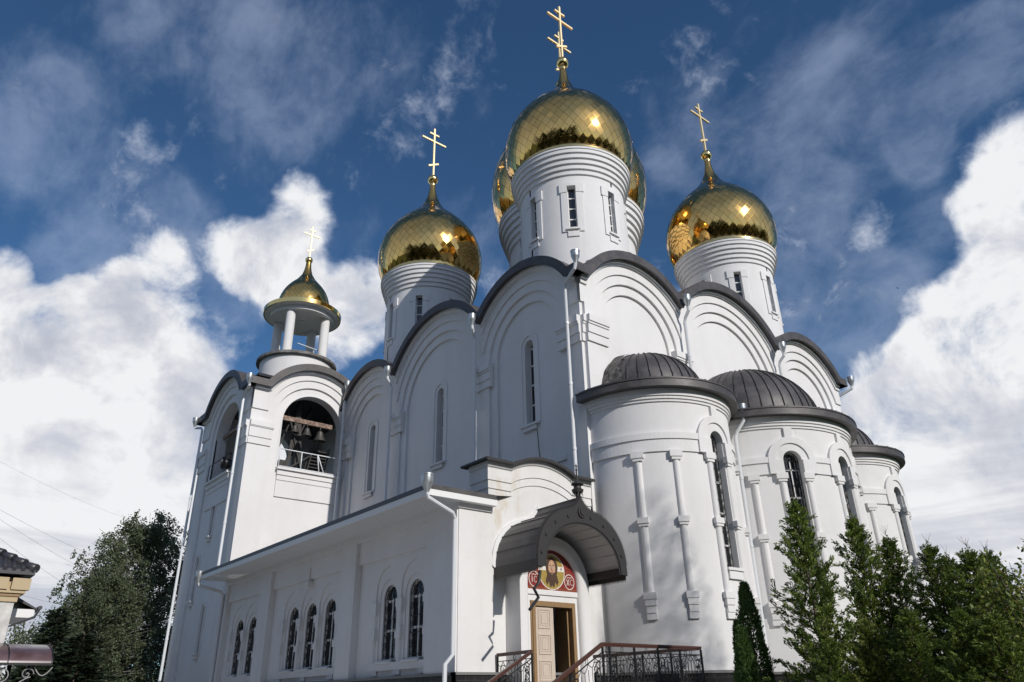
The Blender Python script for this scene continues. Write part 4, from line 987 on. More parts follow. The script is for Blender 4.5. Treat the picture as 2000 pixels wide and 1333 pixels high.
# ---- keel-arched door canopy of dark sheet with cut-metal fringes
XC1 = 2.2; YK = -2.73
half = [(1.80, 5.17), (1.79, 5.40), (1.745, 5.65), (1.66, 5.90), (1.53, 6.12), (1.36, 6.32), (1.16, 6.49), (.95, 6.61), (.74, 6.69), (.54, 6.74), (.38, 6.79), (.25, 6.86), (.15, 6.95), (.07, 7.07), (0, 7.18)]
prof = [(YK - s_, z) for s_, z in half] + [(YK + s_, z) for s_, z in half[-2::-1]]
inn_h = [(1.62, 5.12)] + [(1.62 * cos(t), 5.12 + 1.32 * sin(t)) for t in [pi / 2 * i / 12 for i in range(1, 13)]]
inn = [(YK - s_, z) for s_, z in inn_h] + [(YK + s_, z) for s_, z in inn_h[-2::-1]]
mb = MB(); F = lambda L, x: [(x, y, z) for y, z in L]
mb.strip(F(prof, XF + .01), F(prof, XC1 - .02))
for i, (y, z) in enumerate(prof):                                 # welted seams running out from the wall
    if i % 2 == 0 and 0 < i < len(prof) - 1: mb.bar((XF + .02, y, z + .008), (XC1 - .02, y, z + .008), .03, .03)
can = mb.build('door_canopy', 'roof', church)
mb = MB(); mb.strip(F(inn, XF + .01), F(inn, XC1 - .1))
for i, (y, z) in enumerate(inn):
    if i % 2 == 1: mb.bar((XF + .02, YK + (y - YK) * .995, z - .012), (XC1 - .1, YK + (y - YK) * .995, z - .012), .02, .012)
mb.build('vault_boarding', 'board', can)
mb = MB()                                                          # bargeboard following the keel arch
n_ = 56
def resample(L, n):
    cum = [0]
    for a, b in zip(L, L[1:]): cum.append(cum[-1] + math.dist(a, b))
    o = []; i = 0
    for k in range(n + 1):
        s_ = cum[-1] * k / n
        while i < len(L) - 2 and cum[i + 1] < s_: i += 1
        t = (s_ - cum[i]) / (cum[i + 1] - cum[i]); o.append((L[i][0] + (L[i + 1][0] - L[i][0]) * t, L[i][1] + (L[i + 1][1] - L[i][1]) * t))
    return o
O = resample(prof, n_); I = resample([(YK - 1.56, 5.0)] + [(YK + (y - YK) * .96, z - .04) for y, z in inn] + [(YK + 1.56, 5.0)], n_)
O2 = [(YK + (y - YK) * 1.015, z + .03) for y, z in O]
O2[0] = (O2[0][0], 4.98); O2[-1] = (O2[-1][0], 4.98)
for x in (XC1, XC1 - .09): mb.strip(F(O2, x), F(I, x))
mb.strip(F(O2, XC1), F(O2, XC1 - .09)); mb.strip(F(I, XC1), F(I, XC1 - .09))
for i in range(n_):                                                # pierced fringe inside and cresting outside
    for k in (0, 1):
        t = (k + .5) / 2
        a = (O2[i][0] + (O2[i + 1][0] - O2[i][0]) * t, O2[i][1] + (O2[i + 1][1] - O2[i][1]) * t); b = (I[i][0] + (I[i + 1][0] - I[i][0]) * t, I[i][1] + (I[i + 1][1] - I[i][1]) * t)
        tv = Vector((O2[i + 1][0] - O2[i][0], O2[i + 1][1] - O2[i][1])).normalized(); nv = Vector((-tv.y, tv.x))
        if nv.dot(Vector((a[0] - YK, a[1] - 5.0))) < 0: nv = -nv
        w = .022
        q = [(a[0] - tv.x * w, a[1] - tv.y * w), (a[0] + tv.x * w, a[1] + tv.y * w), (a[0] + nv.x * .105, a[1] + nv.y * .105)]
        if a[1] > 5.3: mb.poly(F(q, XC1 - .03)); mb.poly(F(q, XC1 - .05))
        tv = Vector((I[i + 1][0] - I[i][0], I[i + 1][1] - I[i][1])).normalized(); nv = Vector((-tv.y, tv.x))
        if nv.dot(Vector((b[0] - YK, b[1] - 5.0))) > 0: nv = -nv
        w = .036
        mb.poly(F([(b[0] - tv.x * w, b[1] - tv.y * w), (b[0] + tv.x * w, b[1] + tv.y * w), (b[0] + nv.x * .09, b[1] + nv.y * .09)], XC1 - .02))
for i in range(3, n_ - 2, 6): mb.tube([(XC1, (O2[i][0] + I[i][0]) / 2, (O2[i][1] + I[i][1]) / 2), (XC1 + .03, (O2[i][0] + I[i][0]) / 2, (O2[i][1] + I[i][1]) / 2)], .05, 8)
mb.tube([(XC1, YK, 6.72), (XC1 + .04, YK, 6.72)], .17, 20); mb.tube([(XC1 + .04, YK, 6.72), (XC1 + .07, YK, 6.72)], .10, 14)
mb.build('bargeboard', 'lace', can)
mb = MB()
for s_ in (-1, 1):                                                 # eaves boards
    mb = MB()
    y = YK + s_ * 1.83
    mb.box((XF + .02, min(y, y - s_ * .28), 5.0), (XC1 - .09, max(y, y - s_ * .28), 5.2)); mb.box((XF + .02, y - .02, 4.88), (XC1 - .09, y + .02, 5.0))
    for i in range(34):
        x = XF + .06 + (XC1 - XF - .2) * i / 33
        mb.poly([(x - .024, y + .021 * s_, 4.885), (x + .024, y + .021 * s_, 4.885), (x, y + .021 * s_, 4.80)])
        mb.poly([(x - .024, y - s_ * .26, 5.0), (x + .024, y - s_ * .26, 5.0), (x, y - s_ * .26, 4.93)])
    mb.build('eaves_fringe', 'lace', can)

mb = MB(); c = (XC1 - .12, YK)
mb.lathe_sharp(c, [(.05, 7.05), (.08, 7.3), (.17, 7.36), (.19, 7.44), (.13, 7.47), (.11, 7.55), (.2, 7.6), (.16, 7.66), (.03, 7.7), (.022, 8.05), (.05, 8.07), (.02, 8.1), (.02, 8.22), (.0, 8.3)], 14)
for a in range(10): t = 2 * pi * a / 10; mb.poly([(c[0] + .15 * cos(t - .15), c[1] + .15 * sin(t - .15), 7.37), (c[0] + .15 * cos(t + .15), c[1] + .15 * sin(t + .15), 7.37), (c[0] + .2 * cos(t), c[1] + .2 * sin(t), 7.17)])
mb.bar((c[0], c[1] - .07, 8.2), (c[0], c[1] + .07, 8.2), .025)
mb.build('finial', 'lace', can)
mb = MB(); mb.tube([(XC1 + .06, YK - 1.82, 4.85), (XC1 + .03, YK - 1.86, 4.5), (XC1 - .0, YK - 1.75, 4.3), (XC1 - .05, YK - 1.7, 4.12), (XC1 + .1, YK - 2.2, 3.82)][0:2] + [(XC1 + .0, YK - 2.02, 4.36), (XC1 + .0, YK - 1.86, 4.13), (XC1 + .1, YK - 2.28, 3.78)], .045, 8)
mb.build('waterspout', 'iron', can)
mb = MB(); G = [(YK + (y - YK) * 1.07, z + .10 + (.05 if abs(y - YK) < .3 else 0)) for y, z in prof]
mb.strip([(XF + .05, y, z) for y, z in prof], [(XF + .05, y, z) for y, z in G]); mb.strip([(XF + .05, y, z) for y, z in G], [(XF - .02, y, z) for y, z in G]); mb.build('wall_flashing', 'trim', can)
# ------------------------------------------------------------------ entrance steps and railings
ZL = 1.9
mb = MB(); mb.box((.45, -4.7, 0), (4.75, -.45, ZL))
for i in range(11):
    mb.box((1.55, -4.7 - .3 * (i + 1), 0), (4.75, -4.7 - .3 * i, ZL - .158 * (i + 1)))
tag(mb.build('entrance_steps', 'stone'), 'granite landing and steps below the open church door', 'steps')
def railing(name, runs, label, pattern=True):
    """runs: list of polylines of the top rail; infill hangs below"""
    t = thing(name, (runs[0][0][0], runs[0][0][1], ZL), label, 'railing')
    hr = MB(); ir = MB()
    for pts in runs:
        pts = [Vector(p) for p in pts]
        for a, b in zip(pts, pts[1:]):
            hr.bar(a, b, .085, .05); hr.bar(a - Vector((0, 0, .045)), b - Vector((0, 0, .045)), .05, .04)
            d = b - a; L = math.hypot(d.x, d.y); n = max(1, round(L / 1.0)); dn = Vector((0, 0, -1))
            for i in range(n + 1):
                p = a + d * i / n; ir.bar(p + dn * .06, p + dn * .96, .045)
            for off, w in ((.19, .028), (.86, .03)): ir.bar(a + dn * off, b + dn * off, w, .022)
            m_ = max(2, round(L / .125))
            for i in range(1, m_):
                p = a + d * i / m_; ir.tube([p + dn * .33, p + dn * .86], .008, 5)
            k = m_ // 2 if m_ > 3 else m_
            for i in range(k):                                       # swags under the second rail, rings above it
                q = []
                for j in range(9):
                    u = (i + j / 8) / k; q.append(a + d * u + dn * (.20 + .13 * sin(pi * j / 8)))
                ir.tube(q, .009, 5)
                q = []
                for j in range(9):
                    u = (i + j / 8) / k; q.append(a + d * u + dn * (.86 - .10 * sin(pi * j / 8)))
                ir.tube(q, .009, 5)
            for i in range(n):
                c0 = a + d * ((i + .5) / n) + dn * .125
                du = d.normalized() * .035
                ir.tube([c0 + du * cos(2 * pi * j / 10) * 1.2 + Vector((0, 0, .065)) * sin(2 * pi * j / 10) for j in range(11)], .008, 5)
            if L > .9:                                               # big scroll bunches beside the posts
                for i in range(n):
                    for f, s_ in ((.16, 1), (.84, -1)):
                        c0 = a + d * ((i + f) / n); u_ = d.normalized()
                        for (zc, r0, a0, sg) in ((.40, .115, .4, 1), (.62, .15, 2.2, -1), (.72, .07, 0, 1), (.50, .06, 1, -1)):
                            q = [c0 + dn * zc + (u_ * cos(a0 + sg * th) + Vector((0, 0, 1)) * sin(a0 + sg * th)) * r0 * (1 - .1 * th) for th in [j * .42 for j in range(15)]]
                            ir.tube(q, .010, 5)
    hr.build('handrail', 'rail', t); ir.build('ironwork', 'iron', t)
    return t
railing('stair_railing', [[(.22, -4.5, 2.78), (1.7, -4.46, 2.80), (1.7, -7.76, 1.06)]], 'short railing with brown handrail left of the open door, running down beside the steps')
railing('stair_railing', [[(.15, -.66, 2.8), (4.5, -.72, 2.8), (4.6, -4.42, 2.8), (4.6, -4.66, 2.8), (4.55, -7.96, 1.04)]], 'long wrought-iron railing round the landing in front of the near apse')

# ------------------------------------------------------------------ trees
def leafq(mb, p, d, L, w, rnd):
    """one leaf-sized diamond"""
    d = d.normalized(); s_ = d.cross(Vector((rnd.uniform(-1, 1), rnd.uniform(-1, 1), rnd.uniform(-1, 1))))
    if s_.length < 1e-3: s_ = Vector((1, 0, 0))
    s_ = s_.normalized() * w
    i = len(mb.v); q = p + d * L * .45
    mb.v += [tuple(p), tuple(q + s_), tuple(p + d * L), tuple(q - s_)]
    mb.f.append((i, i + 1, i + 2, i + 3)); mb.mi.append(0); mb.smooth.append(False)
def rv(rnd): 
    while True:
        v = Vector((rnd.uniform(-1, 1), rnd.uniform(-1, 1), rnd.uniform(-1, 1)))
        if .05 < v.length < 1: return v.normalized()
def thuja_mesh(h, r, seed, leafmat, nb=190, top_twig=True, open_top=.0, L0=.068):
    rnd = random.Random(seed); mb = MB(); tw = MB()
    ph = [rnd.uniform(0, 6.28) for _ in range(6)]
    tw.tube([(0, 0, 0), (.02, .01, h * .5), (0, .03, h * .98)], [.07, .04, .008], 7)
    for i in range(nb):
        t = (i + rnd.random()) / nb; t = t ** .92
        az = i * 2.39996 + rnd.uniform(-.35, .35)
        lump = .80 + .26 * sin(3 * az + ph[0] + 9 * t) * sin(14 * t + ph[1]) + .20 * sin(5 * az + ph[2] - 22 * t)
        env = (1 - t) ** .62 * (1 if t < .9 else 1 - 3 * (t - .9))
        Lb = max(.07, r * env * lump * rnd.uniform(.55, 1.28)); z0 = h * t * .97
        up = rnd.uniform(.35, .9) + .5 * t
        d = Vector((cos(az), sin(az), up)).normalized()
        base = Vector((0, 0, max(.02, z0 - .35 * Lb)))
        tip = base + Vector((cos(az), sin(az), up * .75)) * Lb
        if i % 2 == 0: tw.tube([base, base + (tip - base) * .6 + Vector((0, 0, -.03)), tip], [.014, .009, .003], 4, False)
        ns = max(3, int(Lb / .085))
        for k in range(ns):
            s_ = .22 + .82 * (k + rnd.random()) / ns
            c = base + (tip - base) * s_ + Vector((0, 0, .10 * s_ * s_ * Lb)) + rv(rnd) * .06 * (1.15 - .5 * s_)
            side = rv(rnd); sd = (d + side * .75).normalized()
            for m_ in range(30):                                     # a flat feathery spray
                q = c + sd * rnd.uniform(-.02, .15) + rv(rnd) * .035
                leafq(mb, q, sd + rv(rnd) * .45, L0 * rnd.uniform(.7, 1.4), L0 * .19, rnd)
    if top_twig:
        for k in range(90): leafq(mb, Vector((0, .03, h * .93 + .42 * rnd.random())) + rv(rnd) * .05, Vector((0, 0, 1)) + rv(rnd) * .9, L0 * .9, L0 * .2, rnd)
        for k in range(5):
            a = rnd.uniform(0, 6.28); z = h * rnd.uniform(.96, 1.04)
            tw.tube([(0, .02, z), (.06 * cos(a), .06 * sin(a), z + .12), (.12 * cos(a), .12 * sin(a), z + .24)], [.006, .004, .002], 4, False)
    return mb, tw
def put(mesh, name, m_, parent):
    me = mesh if isinstance(mesh, bpy.types.Mesh) else None
    o = bpy.data.objects.new(name, me); COL.objects.link(o); o.parent = parent
    return o
def to_mesh(mb, name, m_):
    me = bpy.data.meshes.new(name); me.from_pydata(mb.v, [], mb.f); me.materials.append(M[m_]); me.polygons.foreach_set('use_smooth', mb.smooth); me.update(); return me
PROTO = [[to_mesh(a, 'crown', m_), to_mesh(b, 'trunk', 'bark')] for (a, b), m_ in ((thuja_mesh(5.6, 1.22, 2, 'thuja', 250), 'thuja'), (thuja_mesh(5.3, 1.3, 9, 'thuja', 230), 'thuja'), (thuja_mesh(4.6, 1.3, 15, 'thujay', 210), 'thujay'))]
def tree(name, loc, s, rz, proto, label, cat='tree', group=None, names=('crown', 'trunk')):
    t = thing(name, loc, label, cat, group); t.rotation_euler = (0, 0, rz); t.scale = s if isinstance(s, tuple) else (s, s, s)
    for me, nm in zip(proto, names): put(me, nm, None, t)
    return t
CON = 'conifers in front of the apses'
def con(px, py, D, kind, hp, rs, rz, label):
    p = at(px, py, D); k = p.z / hp
    tree('conifer', (p.x, p.y, 0), (rs, rs, k), rz, PROTO[kind], label, 'conifer', CON)
con(1550, 978, 19.0, 0, 5.6, 1.0, .4, 'tallest green conifer, in front of the middle apse window')
con(1664, 1012, 20.0, 1, 5.3, .95, 1.9, 'feathery green conifer hiding the foot of the middle apse, second from the dark columnar thujas')
con(1732, 1050, 20.6, 0, 5.6, .95, 3.2, 'green conifer with a bare twig on top, in front of the farthest apse window')
con(1812, 1066, 19.6, 1, 5.3, .98, 4.4, 'green conifer just beyond the right edge of the church wall')
con(1852, 1092, 20.5, 2, 4.6, .85, 1.2, 'shorter conifer with sparse twiggy top among the right-hand conifers')
con(1888, 1074, 18.6, 0, 5.6, 1.02, 5.3, 'green conifer with pointed top next to the browning shrub')
con(1925, 1078, 19.4, 1, 5.3, .85, .2, 'slender green conifer touching the left side of the browning shrub')
con(1610, 1235, 17.6, 1, 5.3, .62, 2.2, 'low green conifer at the foot of the tallest conifer')
con(1770, 1190, 17.4, 0, 5.6, .8, 4.0, 'low green conifer in front of the row of taller ones')
con(1690, 1215, 17.8, 2, 4.6, .8, 2.8, 'low yellowish conifer in front of the feathery one')
con(1935, 1200, 16.2, 0, 5.6, .85, 1.1, 'low green conifer in front of the browning shrub')
con(1870, 1190, 16.4, 1, 5.3, .8, 5.6, 'low bushy conifer nearest the right corner of the picture')
# browning broad-leaved shrub at the right edge
def leafy_mesh(h, r, seed, n_br=40, L=.09, per=60, zlow=.15):
    rnd = random.Random(seed); mb = MB(); tw = MB()
    tw.tube([(0, 0, 0), (.05, 0, h * .4), (.0, .04, h * .75)], [.08, .05, .02], 7)
    for i in range(n_br):
        t = zlow + (1 - zlow) * (i + rnd.random()) / n_br; az = i * 2.4 + rnd.uniform(-.4, .4)
        rr = r * sqrt(max(.03, 1 - ((t - .45) / .58) ** 2)) * rnd.uniform(.55, 1.12)
        base = Vector((0, 0, h * t * .6)); tip = Vector((rr * cos(az), rr * sin(az), h * t + rnd.uniform(-.1, .15)))
        mid = (base + tip) / 2 + Vector((0, 0, .12)); tw.tube([base, mid, tip], [.025, .014, .004], 4, False)
        for k in range(per):
            s_ = rnd.uniform(.35, 1.02); p = base + (mid - base) * min(1, s_ * 2) if s_ < .5 else mid + (tip - mid) * (s_ - .5) * 2
            leafq(mb, p + rv(rnd) * rnd.uniform(.05, .32) * (1.2 - .4 * s_), rv(rnd) + Vector((0, 0, -.3)), L * rnd.uniform(.7, 1.3), L * .3, rnd)
    return mb, tw
a, b = leafy_mesh(4.2, 1.35, 31, 48, .10, 110)
p = at(1972, 1066, 17.5); tree('shrub', (p.x, p.y, 0), (.9, .9, p.z / 4.25), 0, [to_mesh(a, 'crown', 'thujay'), to_mesh(b, 'trunk', 'bark')], 'browning broad-leaved shrub at the right end of the conifers', 'shrub')
# narrow dark columnar thujas by the near apse
def column_mesh(h, r, seed, n=5200):
    rnd = random.Random(seed); mb = MB(); ph = [rnd.uniform(0, 6.28) for _ in range(4)]
    for i in range(n):
        t = 1 - sqrt(rnd.random()) if False else rnd.random() ** 1.25
        az = rnd.uniform(0, 2 * pi); e = (1 - t) ** .62 * min(1, .55 + t * 2.2)
        lump = .86 + .13 * sin(4 * az + 11 * t + ph[0]) + .10 * sin(7 * az - 23 * t + ph[1]) + .06 * sin(31 * t + ph[2])
        rr = r * e * lump * rnd.uniform(.72, 1.05) + .015
        c = Vector((rr * cos(az), rr * sin(az), h * t)); d = Vector((cos(az) * .55, sin(az) * .55, 1)) + rv(rnd) * .35
        for k in range(5): leafq(mb, c + rv(rnd) * .035, d + rv(rnd) * .45, .075 * rnd.uniform(.7, 1.3), .013, rnd)
    tw = MB(); tw.tube([(0, 0, 0), (0, 0, h * .9)], [.05, .01], 7)
    return mb, tw
a, b = column_mesh(4.2, .58, 4); CM = [to_mesh(a, 'crown', 'column'), to_mesh(b, 'trunk', 'bark')]
a, b = column_mesh(3.6, .40, 8, 3200); CM2 = [to_mesh(a, 'crown', 'column'), to_mesh(b, 'trunk', 'bark')]
def col(px, py, D, cm, hp, s, rz, label):
    p = at(px, py, D); tree('columnar_thuja', (p.x, p.y, 0), (s, s, p.z / hp), rz, cm, label, 'thuja', 'dark columnar thujas by the near apse')
col(1452, 1138, 20.0, CM, 4.25, 1.0, 0, 'tallest dark columnar thuja, narrow cone below the near apse window')
col(1438, 1210, 20.6, CM2, 3.65, .9, 2, 'slim dark columnar thuja on the left, behind the tallest one')
col(1446, 1222, 19.2, CM2, 3.65, 1.05, 4, 'lighter green short thuja standing in front of the two dark ones')
# weeping birches and other trees left of the bell tower
def birch_mesh(h, r, seed, n_l=70, per=90, L=.26):
    rnd = random.Random(seed); mb = MB(); tw = MB()
    tw.tube([(0, 0, 0), (.1, .05, h * .3), (.0, .15, h * .6), (.15, .1, h * .93)], [.24, .19, .11, .03], 9)
    for i in range(n_l):
        t = .16 + .84 * (i + rnd.random()) / n_l; az = i * 2.4 + rnd.uniform(-.5, .5)
        rr = r * (1.0 - (max(0, t - .45) / .58) ** 2.4) * rnd.uniform(.45, 1.1) + .25
        base = Vector((.05, .1, h * t * .8)); tip = Vector((rr * cos(az), rr * sin(az), h * t)); mid = (base + tip) / 2 + Vector((0, 0, .35))
        tw.tube([base, mid, tip], [.06 * (1.1 - t), .035 * (1.1 - t), .008], 5, False)
        for g in range(7):                                           # hanging strings of leaves
            s_ = rnd.uniform(.3, 1.0); p = (base + (mid - base) * s_ * 2) if s_ < .5 else mid + (tip - mid) * (s_ - .5) * 2
            p = p + rv(rnd) * .35; ln = rnd.uniform(.5, 1.9) * (1.15 - .6 * t); dr = Vector((cos(az) * .25, sin(az) * .25, -1)) + rv(rnd) * .2
            for k in range(per // 7):
                u = rnd.random(); q = p + dr * ln * u + rv(rnd) * .16
                leafq(mb, q, rv(rnd) + Vector((0, 0, -1)), L * rnd.uniform(.7, 1.3), L * .30, rnd)
    return mb, tw
a, b = birch_mesh(14.5, 4.8, 3, 240, 210, .17); BM = [to_mesh(a, 'crown', 'birch'), to_mesh(b, 'trunk', 'birchbark')]
def put_tree(name, px, py, D, proto, hp, rs, rz, label, cat, group=None):
    p = at(px, py, D); return tree(name, (p.x, p.y, 0), (rs, rs, p.z / hp), rz, proto, label, cat, group)
put_tree('birch_tree', 300, 985, 56, BM, 14.9, 1.12, .5, 'tall weeping birch right behind the corner of the bell tower', 'birch tree', 'birches left of the bell tower')
put_tree('birch_tree', 218, 1095, 52, BM, 14.9, .85, 2.6, 'lower weeping birch on the outer left side of the tall one', 'birch tree', 'birches left of the bell tower')
def spruce_mesh(h, r, seed):
    rnd = random.Random(seed); mb = MB(); tw = MB(); tw.tube([(0, 0, 0), (0, 0, h)], [.14, .02], 7); nb = 90
    for i in range(nb):
        t = .05 + .93 * (i + rnd.random()) / nb; az = i * 2.4 + rnd.uniform(-.4, .4); Lb = r * (1 - t) ** .85 * rnd.uniform(.7, 1.15) + .12
        base = Vector((0, 0, h * t)); d = Vector((cos(az), sin(az), -.12 + .35 * t)); tw.tube([base, base + d * Lb], [.025, .006], 4, False)
        for k in range(int(30 + 60 * Lb)):
            s_ = rnd.uniform(.1, 1.02); sd = Vector((-sin(az), cos(az), 0)) * rnd.choice((-1, 1)); w = .32 * Lb * (1.05 - s_)
            q = base + d * Lb * s_ + sd * rnd.uniform(0, w) + Vector((0, 0, -rnd.uniform(0, .16)))
            leafq(mb, q, d * .8 + sd * .7 + rv(rnd) * .4, .26 * rnd.uniform(.6, 1.2), .05, rnd)
    return mb, tw
a, b = spruce_mesh(6.2, 2.0, 5); SM = [to_mesh(a, 'crown', 'spruce'), to_mesh(b, 'trunk', 'bark')]
put_tree('spruce_tree', 119, 1186, 46, SM, 6.2, 1.25, 0, 'dark spruce with a jagged tip beside the lower birch', 'spruce tree', 'spruces at the left edge')
put_tree('spruce_tree', 165, 1235, 42, SM, 6.2, 1.5, 2.0, 'broad dark spruce at the foot of the birches', 'spruce tree', 'spruces at the left edge')
put_tree('spruce_tree', 60, 1295, 40, SM, 6.2, 1.2, 4.0, 'low dark spruce under the brown curved canopy', 'spruce tree', 'spruces at the left edge')
a, b = leafy_mesh(5.0, 2.2, 44, 50, .2, 70); put_tree('bush', 62, 1212, 62, [to_mesh(a, 'crown', 'birch'), to_mesh(b, 'trunk', 'bark')], 5.05, 1.0, 0, 'sparse leafy tree above the brown curved canopy, far behind', 'tree')
# distant wood on the far side of the street: only the gilded domes mirror it
rnd = random.Random(77); mb = MB()
for i in range(190):
    az = -112 + 184 * (i + rnd.random()) / 190; a = rad(az)
    R_ = rnd.uniform(62, 84) if az > -22 else rnd.uniform(42, 64); hh = rnd.uniform(34, 43) if az < -24 else rnd.uniform(28, 36) if az > 26 else rnd.uniform(20, 27); rr = rnd.uniform(3.2, 5.6)
    c = Vector((12 + R_ * cos(a), -12 + R_ * sin(a), 0))
    for k in range(170):
        v = rv(rnd); p = c + Vector((v.x * rr, v.y * rr, hh * (.52 + .48 * v.z))); leafq(mb, p, rv(rnd), rnd.uniform(1.2, 2.6), .6, rnd)
for k in range(9500):                                                # unseen birch nearer than the belt, shaped to shade the near apse
    v = rv(rnd) * (rnd.random() ** .4); t = .5 + .5 * v.z
    p = Vector((37 + v.x * 1.6, 1.2 + v.y * (2.9 - 1.6 * t), 5 + t * 22.5)); leafq(mb, p, rv(rnd), rnd.uniform(.10, .22), .045, rnd)
mb.tube([(37, 1.0, 0), (37, 1.1, 22)], [.25, .05], 6, True)
tag(mb.build('far_wood_and_birch', 'woods', recalc=False), 'belt of leafy trees along the far side of the street, and a nearer unseen birch', 'woods', kind='stuff')

# ------------------------------------------------------------------ house at the left edge
H0 = at(22, 1200, 30)
hx, hy = H0.x, H0.y
house = thing('house', (hx, hy, 0), 'white plastered house with dark tiled roof and yellow cornice at the left edge', 'house')
zt = at(22, 1176, 30).z
mb = MB(); mb.box((hx - 9, hy - 8, 0), (hx, hy, zt)); mb.build('wall', 'plaster', house)
mb = MB()
mb.box((hx - 9.05, hy - 8.05, zt), (hx + .06, hy + .06, zt + .16)); mb.box((hx - 9.12, hy - 8.12, zt + .26), (hx + .16, hy + .22, zt + .36))
for i in range(9): mb.box((hx - .02, hy + .20 - .42 - i * .62, zt + .36), (hx + .22, hy + .30 - i * .62, zt + .72))
mb.box((hx - 9.1, hy - 8.1, zt + .36), (hx - .02, hy + .12, zt + .74))
mb.build('cornice', 'sandstone', house)
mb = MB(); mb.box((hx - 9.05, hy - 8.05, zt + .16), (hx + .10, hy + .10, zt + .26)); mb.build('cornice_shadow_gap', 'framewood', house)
mb = MB(); e = .34; ze = zt + .98
A = [(hx + e, hy + e, ze), (hx - 9 - e, hy + e, ze), (hx - 9 - e, hy - 8 - e, ze), (hx + e, hy - 8 - e, ze)]; r1, r2 = (hx - 4.5, hy - 4.2, ze + 2.6), (hx - 4.5, hy - 4.0, ze + 2.6)
mb.poly([A[0], A[1], r2]); mb.poly([A[1], A[2], r1, r2]); mb.poly([A[2], A[3], r1]); mb.poly([A[3], A[0], r2, r1])
mb.poly([(x, y, z - .16) for x, y, z in A])
for i in range(4): a, b = A[i], A[(i + 1) % 4]; mb.quad(a, b, (b[0], b[1], b[2] - .16), (a[0], a[1], a[2] - .16))
a = Vector(A[0]); b = Vector(r2); d = b - a
for i in range(14):                                                 # ridge tiles down the hip
    p = a + d * (i / 14); q = a + d * ((i + 1.08) / 14); mb.tube([p + Vector((0, 0, .04)), q + Vector((0, 0, .0))], [.15, .12], 8)
a = Vector(A[0]); b = Vector(A[3])
for i in range(36):                                                 # rolls of pantiles
    y = hy + e - .12 - i * .25; k = min(1, (hy + e - y) / 4.6); mb.tube([(hx + e + .03, y, ze - .01), (hx + e - 5.0 * k, y, ze + 2.6 * k)], .075, 6)
mb.build('roof', 'tileroof', house)
mb = MB(); z2 = at(40, 1186, 31).z                                   # little roof of the wing behind, with its gutter
mb.poly([(hx - 1.2, hy + .05, z2 + .42), (hx - 1.2, hy + .85, z2), (hx - 4, hy + .85, z2), (hx - 4, hy + .05, z2 + .42)]); mb.quad((hx - 1.2, hy + .05, z2 + .42), (hx - 1.2, hy + .85, z2), (hx - 1.2, hy + .85, z2 - .05), (hx - 1.2, hy + .05, z2 + .3))
mb.tube([(hx - 1.1, hy + .92, z2 + .02), (hx - 4, hy + .92, z2 + .02)], .07, 8); mb.tube([(hx - 1.15, hy + .92, z2), (hx - 1.15, hy + .82, z2 - .28), (hx - 1.15, hy + .1, z2 - .62), (hx - 1.15, hy + .06, .1)], .045, 8)
mb.build('porch_roof', 'tileroof', house)
mb = MB(); mb.box((hx - 4, hy + .05, z2 - .3), (hx - 1.25, hy + .8, z2 - .03)); mb.build('porch_soffit', 'trim', house)
# brown polycarbonate canopy on scrolled iron brackets
p0 = at(-40, 1272, 27); p1 = at(104, 1270, 27)
gx, gy0, gy1 = p1.x, p1.y - 4.2, p1.y
zc0, zc1 = at(104, 1297, 27).z, at(104, 1254, 27).z
gc = thing('gate_canopy', (gx - .6, gy1 - 1.5, 0), 'curved brown polycarbonate canopy on scrolled grey iron brackets at the left edge', 'canopy')
mb = MB(); n = 16; arc = [(gx + .35 * sin(pi / 2 * (1 - i / n)) * 1.0 - 1.6 * (1 - cos(pi / 2 * i / n)), zc0 + (zc1 - zc0) * sin(pi / 2 * i / n)) for i in range(n + 1)]
mb.sm = True; mb.strip([(x, gy0, z) for x, z in arc], [(x, gy1, z) for x, z in arc]); mb.sm = False
mb.strip([(x - .03, gy0, z - .02) for x, z in arc], [(x - .03, gy1, z - .02) for x, z in arc])
mb.build('roof_sheet', 'poly', gc)
mb = MB()
for y in (gy1 - .02, gy1 - 1.1, gy1 - 2.2): 
    for (x, z), (x2, z2_) in zip(arc, arc[1:]): mb.bar((x + .01, y, z + .01), (x2 + .01, y, z2_ + .01), .03, .03)
mb.bar((arc[0][0], gy0, zc0 - .03), (arc[0][0], gy1, zc0 - .03), .05, .06); mb.bar((arc[-1][0], gy0, zc1), (arc[-1][0], gy1, zc1), .05, .05)
mb.build('rib', 'iron', gc)
mb = MB()
def spiral(y, z, r, a0, sg, turns=1.6):
    mb.tube([(gx + .2, y + r * (1 - .22 * th / 2) * cos(a0 + sg * th), z + r * (1 - .22 * th / 2) * sin(a0 + sg * th)) for th in [i * .45 for i in range(int(turns * 14))]], .016, 6)
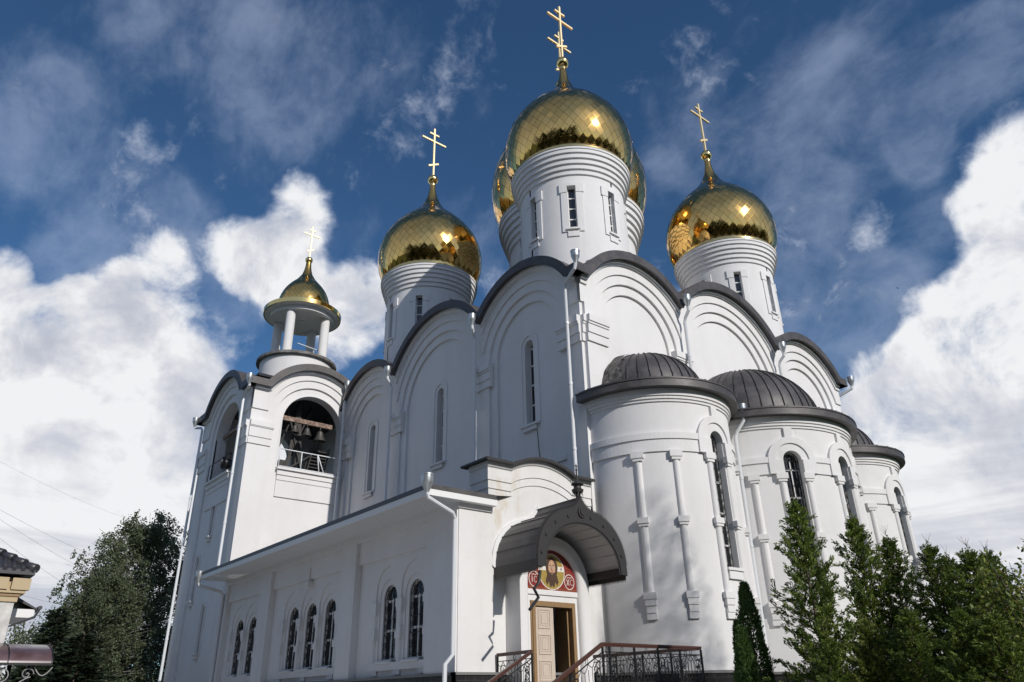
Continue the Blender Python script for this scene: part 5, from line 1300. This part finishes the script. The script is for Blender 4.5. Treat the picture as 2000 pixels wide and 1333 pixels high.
for k in range(3):
    yb = gy1 - .55 - k * 1.15
    spiral(yb, zc0 - .28, .17, 0, 1); spiral(yb - .62, zc0 - .34, .22, 2, -1); spiral(yb - .75, zc0 - .62, .15, 1, 1)
    mb.tube([(gx + .2, yb + .15 + .45 * i / 8, zc0 - .10 - .22 * sin(pi * i / 8)) for i in range(9)], .016, 6)
    mb.tube([(gx + .2, yb + .1 - .9 * i / 8, zc0 - .35 - .75 * (i / 8) ** 1.3) for i in range(9)], .016, 6)
mb.build('scroll_bracket', 'greyiron', gc)
mb = MB(); mb.tube([(gx - .3, gy1 - .95, 0), (gx - .3, gy1 - .95, zc0)], .06, 8); mb.tube([(gx - 1.5, gy1 - .3, 0), (gx - 1.5, gy1 - .3, zc1)], .06, 8); mb.build('post', 'iron', gc)

# ------------------------------------------------------------------ overhead cables and a bird
def cable(a, b, Da, Db, sag, label, r=.0055):
    p, q = at(*a, Da), at(*b, Db); mb = MB()
    mb.tube([p + (q - p) * t - Vector((0, 0, sag * 4 * t * (1 - t))) for t in [i / 14 for i in range(15)]], r, 5)
    tag(mb.build('overhead_cable', 'cable'), label, 'cable', 'overhead cables at the left')
cable((-60, 962), (260, 1115), 40, 60, .25, 'thin overhead cable, second highest of those crossing to the birches')
cable((-60, 975), (262, 1160), 40, 58, .25, 'thin overhead cable, third highest of those crossing to the birches')
cable((-60, 1005), (215, 1190), 40, 56, .25, 'thin overhead cable crossing just above the house roof tip')
cable((-60, 1130), (190, 1192), 42, 56, .2, 'thin overhead cable starting behind the house cornice')
cable((-40, 880), (300, 1030), 60, 75, .4, 'faintest overhead cable, highest on the left', .0055)
cable((0, 1216), (150, 1222), 50, 60, .1, 'thin level overhead cable above the brown curved canopy')
bp_ = at(1753, 563, 60); r_ = Vector((CAM_R.x, CAM_R.y, 0)).normalized()
mb = MB()
mb.tube([bp_ - CAM_D * .12, bp_ - CAM_D * .04, bp_ + CAM_D * .06, bp_ + CAM_D * .14], [.008, .035, .03, .006], 8)
for s_ in (-1, 1):
    w = CAM_R * .62 * s_ - CAM_U * .42 * s_
    for z_ in (0, .008): mb.poly([bp_ + CAM_D * .03 + Vector((0, 0, z_)), bp_ + w * .12 + CAM_D * .05 + Vector((0, 0, .02 + z_)), bp_ + w * .28 - CAM_D * .03 + Vector((0, 0, z_)), bp_ - CAM_D * .04 + Vector((0, 0, z_))])
tag(mb.build('bird', 'bird'), 'tiny dark bird gliding in the sky to the right of the domes', 'bird')
